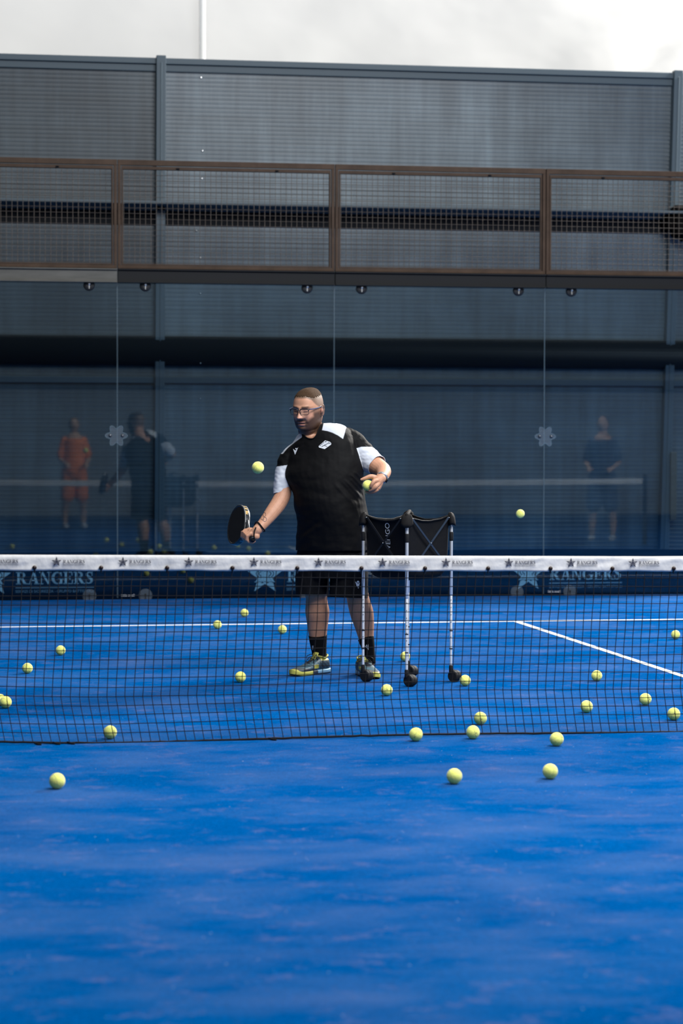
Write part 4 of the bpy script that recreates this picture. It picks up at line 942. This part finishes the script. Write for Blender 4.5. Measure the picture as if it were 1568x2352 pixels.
# shoes -------------------------------------------------------
def shoe(toe, heading, name_):
    hd_ = Vector((heading[0], heading[1], 0)).normalized(); lf = Vector((0, 0, 1)).cross(hd_)       # lf: to the foot's left
    og = Vector((toe[0], toe[1], 0))-hd_*.262
    W = lambda x, y, z: og+hd_*x+lf*y+Vector((0, 0, z))
    up = MB(); rings = []
    for x, w, zt, e, off in spline([(-.062, .012, .055, .9, 0), (-.060, .026, .082, .8, 0), (-.045, .036, .098, .75, 0), (-.015, .041, .100, .75, 0), (.025, .043, .104, .8, 0), (.065, .045, .096, .85, 0), (.11, .048, .076, .85, .002), (.155, .051, .060, .8, .003), (.20, .050, .052, .75, .003), (.235, .041, .044, .75, .002), (.255, .026, .036, .8, 0), (.262, .010, .028, .9, 0)], 4):
        rings.append([W(x, off+w*math.copysign(abs(math.cos(s))**e, math.cos(s)), .014+(zt-.014)*(.5+.5*math.copysign(abs(math.sin(s))**e, math.sin(s)))) for s in (2*math.pi*j/32 for j in range(32))])
    up.loft(rings); me = remesh(up, .0035, 3, .5); P = co(me); d = P-np.array(og); xx = d@np.array(hd_); yy = d@np.array(lf); zz = P[:, 2]
    c = np.tile([.055, .125, .165], (len(P), 1)); 
    def pt(mk, col): c[mk] = col
    pt((xx < .05) & (zz > .035), (.012, .030, .050)); pt(np.abs(np.sin((xx-zz*1.1)*95)) > .86, (.030, .075, .105)); pt((xx < .03) & (zz > .085), (.42, .39, .06))
    pt((xx > .10) & (xx < .235) & (zz < .042+.10*(xx-.15)*(xx > .15)) & (zz > .018), (.035, .037, .045)); pt((xx > .205) & (zz > .030) & (zz < .05), (.07, .08, .09))
    pt((xx > .238), (.48, .45, .08)); pt((np.abs(xx-.085) < .022) & (zz > .04) & (zz < .062) & (np.abs(yy) > .034), (.5, .46, .07)); pt((np.abs(yy) < .013) & (xx > .03) & (xx < .14) & (zz > .05), (.015, .02, .03))
    setcol(me, c); o = obj(name_, me, man, 'shoe')
    so = MB(); prof = spline([(-.068, .016), (-.058, .034), (-.02, .042), (.04, .041), (.09, .043), (.14, .050), (.19, .053), (.235, .045), (.26, .028), (.27, .008)], 5)
    outl = [(x, w) for x, w in prof]+[(x, -w) for x, w in prof[::-1]]
    def lay(sc, z, rise): return [W(x, y*sc+.002, z+rise*(max(0, x-.2)**2*3+max(0, -.03-x)*.1)) for x, y in outl]
    so.loft([lay(.93, .0006, 1), lay(1.0, .006, 1), lay(1.02, .018, 1), lay(.99, .026, 1), lay(.9, .029, 1)]); me = baked(so.mesh(), [('SUBSURF', dict(levels=1, subdivision_type='SIMPLE'))])
    P = co(me); P[:, 2] = np.maximum(P[:, 2], .0004); setco(me, P); d = P-np.array(og); xx = d@np.array(hd_); c = np.tile([.50, .47, .09], (len(P), 1)); c[xx < .115] = (.02, .03, .05); c[(xx < .07) & (P[:, 2] > .008)] = (.22, .42, .58); setcol(me, c); obj('sole', me, o, 'shoe')
    tg = MB(); tg.tube([W(.075, 0, .088), W(.050, 0, .112), W(.040, 0, .128), W(.037, 0, .133)], [.017, .021, .022, .020], 14, flat=.32, endcap=False, up=hd_); tg.build('tongue', 'shoe_yellow', o, smooth=True)
    cr = MB(); cr.tube([W(-.010+.046*math.cos(a), .031*math.sin(a), .098+.013*math.cos(a)*(1 if math.cos(a) > 0 else -1.3)) for a in (2*math.pi*k/24 for k in range(24))], .0058, 8, closed=True); cr.build('padded_collar', 'shoe_yellow', o, smooth=True)
    la = MB()
    for k in range(5):
        x = .055+.019*k; zt = .108-.0105*k; s = 1 if k % 2 else -1
        la.tube([W(x-.008*s, -.026, zt-.012), W(x, -.012, zt-.001), W(x+.004*s, .012, zt-.001), W(x+.010*s, .026, zt-.012)], .0026, 6)
    for s in (-1, 1):
        la.tube([W(.050, 0, .112), W(.062, s*.022, .124), W(.078, s*.044, .112), W(.074, s*.047, .090), W(.060, s*.030, .092), W(.052, s*.006, .108)], .0024, 6)
        la.tube([W(.052, 0, .110), W(.075, s*.018, .108), W(.092, s*.030, .090), W(.100, s*.034, .072)], .0022, 6)
    la.ellip(W(.052, 0, .112), hd_*.006, lf*.007, Vector((0, 0, .005)), 10, 8); la.build('laces', 'lace_navy', o, smooth=True)
shoe((-2.405, 2.985), (-.78, -.62), 'shoe'); shoe((-1.930, 2.735), (.10, -1), 'shoe')

# glasses -----------------------------------------------------
gl = MB(); s0 = .083
def lensring(s):
    pts = []
    for k in range(28):
        a = 2*math.pi*k/28; cx_, sx_ = math.cos(a), math.sin(a); pts.append(HV(s*(.034+.0265*math.copysign(abs(cx_)**.55, cx_)), .112-.012*abs(.034+.0265*cx_)/.06, .008+.0175*math.copysign(abs(sx_)**.6, sx_)))
    return pts
for s in (-1, 1):
    r_ = lensring(s); gl.tube(r_, .0014, 8, closed=True); up_ = [p for i, p in enumerate(r_) if 1 <= i <= 13]; gl.tube(up_, .0034, 8)
    gl.tube([HV(s*.060, .099, .021), HV(s*.068, .096, .022)], .0026, 8)
gl.tube([HV(-.009, .112, .016), HV(0, .116, .018), HV(.009, .112, .016)], .0022, 8); gl.tube([HV(-.010, .108, .006), HV(-.009, .104, -.002)], .0018, 6); gl.tube([HV(.010, .108, .006), HV(.009, .104, -.002)], .0018, 6)
go = gl.build('eyeglasses', 'frame_black', man, smooth=True)
for s in (-1, 1):
    t_ = MB(); t_.tube([HV(s*.068, .096, .022), HV(s*.078, .06, .020), HV(s*.0835, .02, .019), HV(s*.086, -.004, .020), HV(s*.087, -.020, .012), HV(s*.086, -.026, .0)], [.0036, .0036, .0032, .0026, .002, .002], 8); t_.build('temple_arm', 'temple_blue', go, smooth=True)
    l_ = MB(); r_ = lensring(s); l_.add(r_, [tuple(range(28))]); l_.build('lens', 'lens', go)
# watch, ring, tattoo, racket strap
a, b = V(878.5, 1093, 78), V(874.5, 1100, 94); dv = (b-a).normalized(); wc = a.lerp(b, .55); u1 = (Rv-dv*Rv.dot(dv)).normalized(); u2 = dv.cross(u1)
wm_ = MB()
wm_.loft([[wc+dv*(t*.010)+(u1*math.cos(s)+u2*math.sin(s))*(12.9*PX+(.002 if abs(t) < .9 else 0)) for s in (2*math.pi*k/28 for k in range(28))] for t in (-1, -.85, .85, 1)]); wo = wm_.build('wristwatch', 'watch_silver', man, smooth=True)
wf = MB(); fc = wc+(Rv*.80-Uv*.5-Fv*.3).normalized()*(13.2*PX); fn = (Rv*.80-Uv*.5-Fv*.3); fn = (fn-dv*fn.dot(dv)).normalized(); sd = dv.cross(fn); fc = wc+fn*(13.0*PX)
wf.loft([[fc+fn*h+(dv*math.cos(s)+sd*math.sin(s))*r for s in (2*math.pi*k/24 for k in range(24))] for r, h in ((.017, -.004), (.0185, .002), (.018, .006), (.014, .007))]); wf.build('watch_case', 'frame_black', wo, smooth=True)
rg = MB(); ra_, rb_ = V(869, 1117, K+2), V(865, 1125, K+6); d3 = (rb_-ra_).normalized(); c3 = ra_.lerp(rb_, .75); p1 = d3.orthogonal().normalized(); p2 = d3.cross(p1)
rg.tube([c3+(p1*math.cos(s)+p2*math.sin(s))*(5.2*PX) for s in (2*math.pi*k/20 for k in range(20))], .0016, 6, closed=True); rg.build('finger_ring', 'gold', man, smooth=True)
def ring2d(cx, cy, rx, ry, w, a0=0, a1=360, n=16):
    out = []
    for k in range(n):
        t0, t1 = (math.radians(a0+(a1-a0)*j/n) for j in (k, k+1)); out.append([(cx+rx*math.cos(t), cy+ry*math.sin(t)) for t in (t0, t1)]+[(cx+(rx-w)*math.cos(t), cy+(ry-w)*math.sin(t)) for t in (t1, t0)])
    return out
decal('tattoo', ring2d(607, 1182, 3.6, 5.2, .75)+ring2d(607.8, 1193, 4.6, 5.2, .75)+ring2d(602.5, 1190, 3.6, 4.6, .7, 20, 200), bodyo, 'tattoo', lift=.0012, parent=man, cuts=1)
stp = MB(); wa, wb_ = V(605, 1202, 40), V(591, 1217, 50); dw = (wb_-wa).normalized(); wc = wa.lerp(wb_, .62); p1 = (Rv-dw*Rv.dot(dw)).normalized(); p2 = dw.cross(p1)
stp.tube([wc+(p1*math.cos(s)+p2*math.sin(s))*(14.2*PX)+dw*(.006*math.sin(2*s)) for s in (2*math.pi*k/28 for k in range(28))], .0042, 8, closed=True)
nearp = wc-Fv*(13.5*PX)-Uv*4*PX
stp.tube([wc+(-Rv*.6-Fv*.8)*(13.5*PX), V(584, 1220, 72), V(583, 1229, 74), butt-ra*.012+Rv*.008, butt-ra*.014], [.0042, .0042, .004, .0036, .0034], 8); stp.build('wrist_cord', 'bag_nylon', rk, smooth=True)
ball(V(844.5, 1115, K+1), 'yellow padel ball held in the fingers of the man\'s raised hand', 'padel balls in the air', .2, .1)

# ---------------------------------------------------------------- players elsewhere in the hall, seen only as reflections in the glass
def player(x, y, head_a, label, shirt_m, H=1.8):
    r = empty('person', (x, y, 0)); tag(r, label, 'person', 'players reflected in the glass'); f = Vector((math.sin(head_a), math.cos(head_a), 0)); s = Vector((f.y, -f.x, 0)); o = Vector((x, y, 0)); k = H/1.8
    W = lambda a, b, z: o+(s*a+f*b+Vector((0, 0, z)))*k
    b = MB(); b.ellip(W(0, .01, 1.68), s*.077, f*.095, Vector((0, 0, .12))); b.ellip(W(0, .10, 1.665), s*.014, f*.02, Vector((0, 0, .025)), 8, 6)
    for sg in (-1, 1): b.ellip(W(sg*.078, 0, 1.67), s*.01, f*.02, Vector((0, 0, .03)), 8, 6)
    b.tube([W(0, 0, 1.60), W(0, 0, 1.45)], [.058, .07], 16); b.tube([W(0, 0, 1.42), W(0, 0, 1.15), W(0, 0, .95)], [.15, .14, .15], 20)
    for sg in (-1, 1):
        b.tube([W(sg*.16, 0, 1.42), W(sg*.24, .0, 1.14), W(sg*.17, .22, 1.05)], [.048, .04, .028], 12)
        b.tube([W(sg*.17, .22, 1.05), W(sg*.15, .30, 1.04)], [.030, .034], 12)
        for q in range(4): b.tube([W(sg*.16+(q-1.5)*.018, .31, 1.05), W(sg*.15+(q-1.5)*.017, .36, 1.035), W(sg*.14+(q-1.5)*.015, .37, 1.0)], [.009, .0085, .008], 8)
        b.tube([W(sg*.15-sg*.03, .28, 1.05), W(sg*.15-sg*.06, .32, 1.04)], [.011, .009], 8)
        b.tube([W(sg*.10, 0, .9), W(sg*.13, .03, .5), W(sg*.15, -.02, .28), W(sg*.15, 0, .08)], [.09, .058, .058, .036], 16)
    me = remesh(b, .009, 2); setcol(me, np.tile([.5, .3, .2], (len(me.vertices), 1))); obj('body', me, r, 'skin')
    t = MB(); t.tube([W(0, 0, 1.50), W(0, 0, 1.44), W(0, 0, 1.2), W(0, 0, .92)], [.075, .175, .175, .185], 24)
    for sg in (-1, 1): t.tube([W(sg*.15, 0, 1.43), W(sg*.22, .0, 1.2)], [.068, .068], 14)
    obj('t_shirt', remesh(t, .012, 3), r, shirt_m); t = MB()
    for sg in (-1, 1): t.tube([W(sg*.09, 0, .92), W(sg*.12, .02, .52)], [.12, .11], 16)
    obj('shorts', remesh(t, .012, 3), r, 'navy_cloth' if shirt_m != 'orange_cloth' else 'orange_cloth')
    h = MB(); h.ellip(W(0, -.02, 1.71), s*.082, f*.088, Vector((0, 0, .10))); h.build('hair', 'hair_brown', r, smooth=True)
    for sg in (-1, 1): h = MB(); h.tube([W(sg*.15, -.05, .045), W(sg*.15, .08, .045), W(sg*.15, .17, .035)], [.045, .045, .035], 12); h.build('shoe', 'print_white', r, smooth=True)
player(-2.55, -6.75, .1, 'person in orange shirt and shorts, reflected in the glass at left', 'orange_cloth')
player(4.75, -1.2, -.4, 'person in dark clothes, faintly reflected in the glass at right', 'navy_cloth')
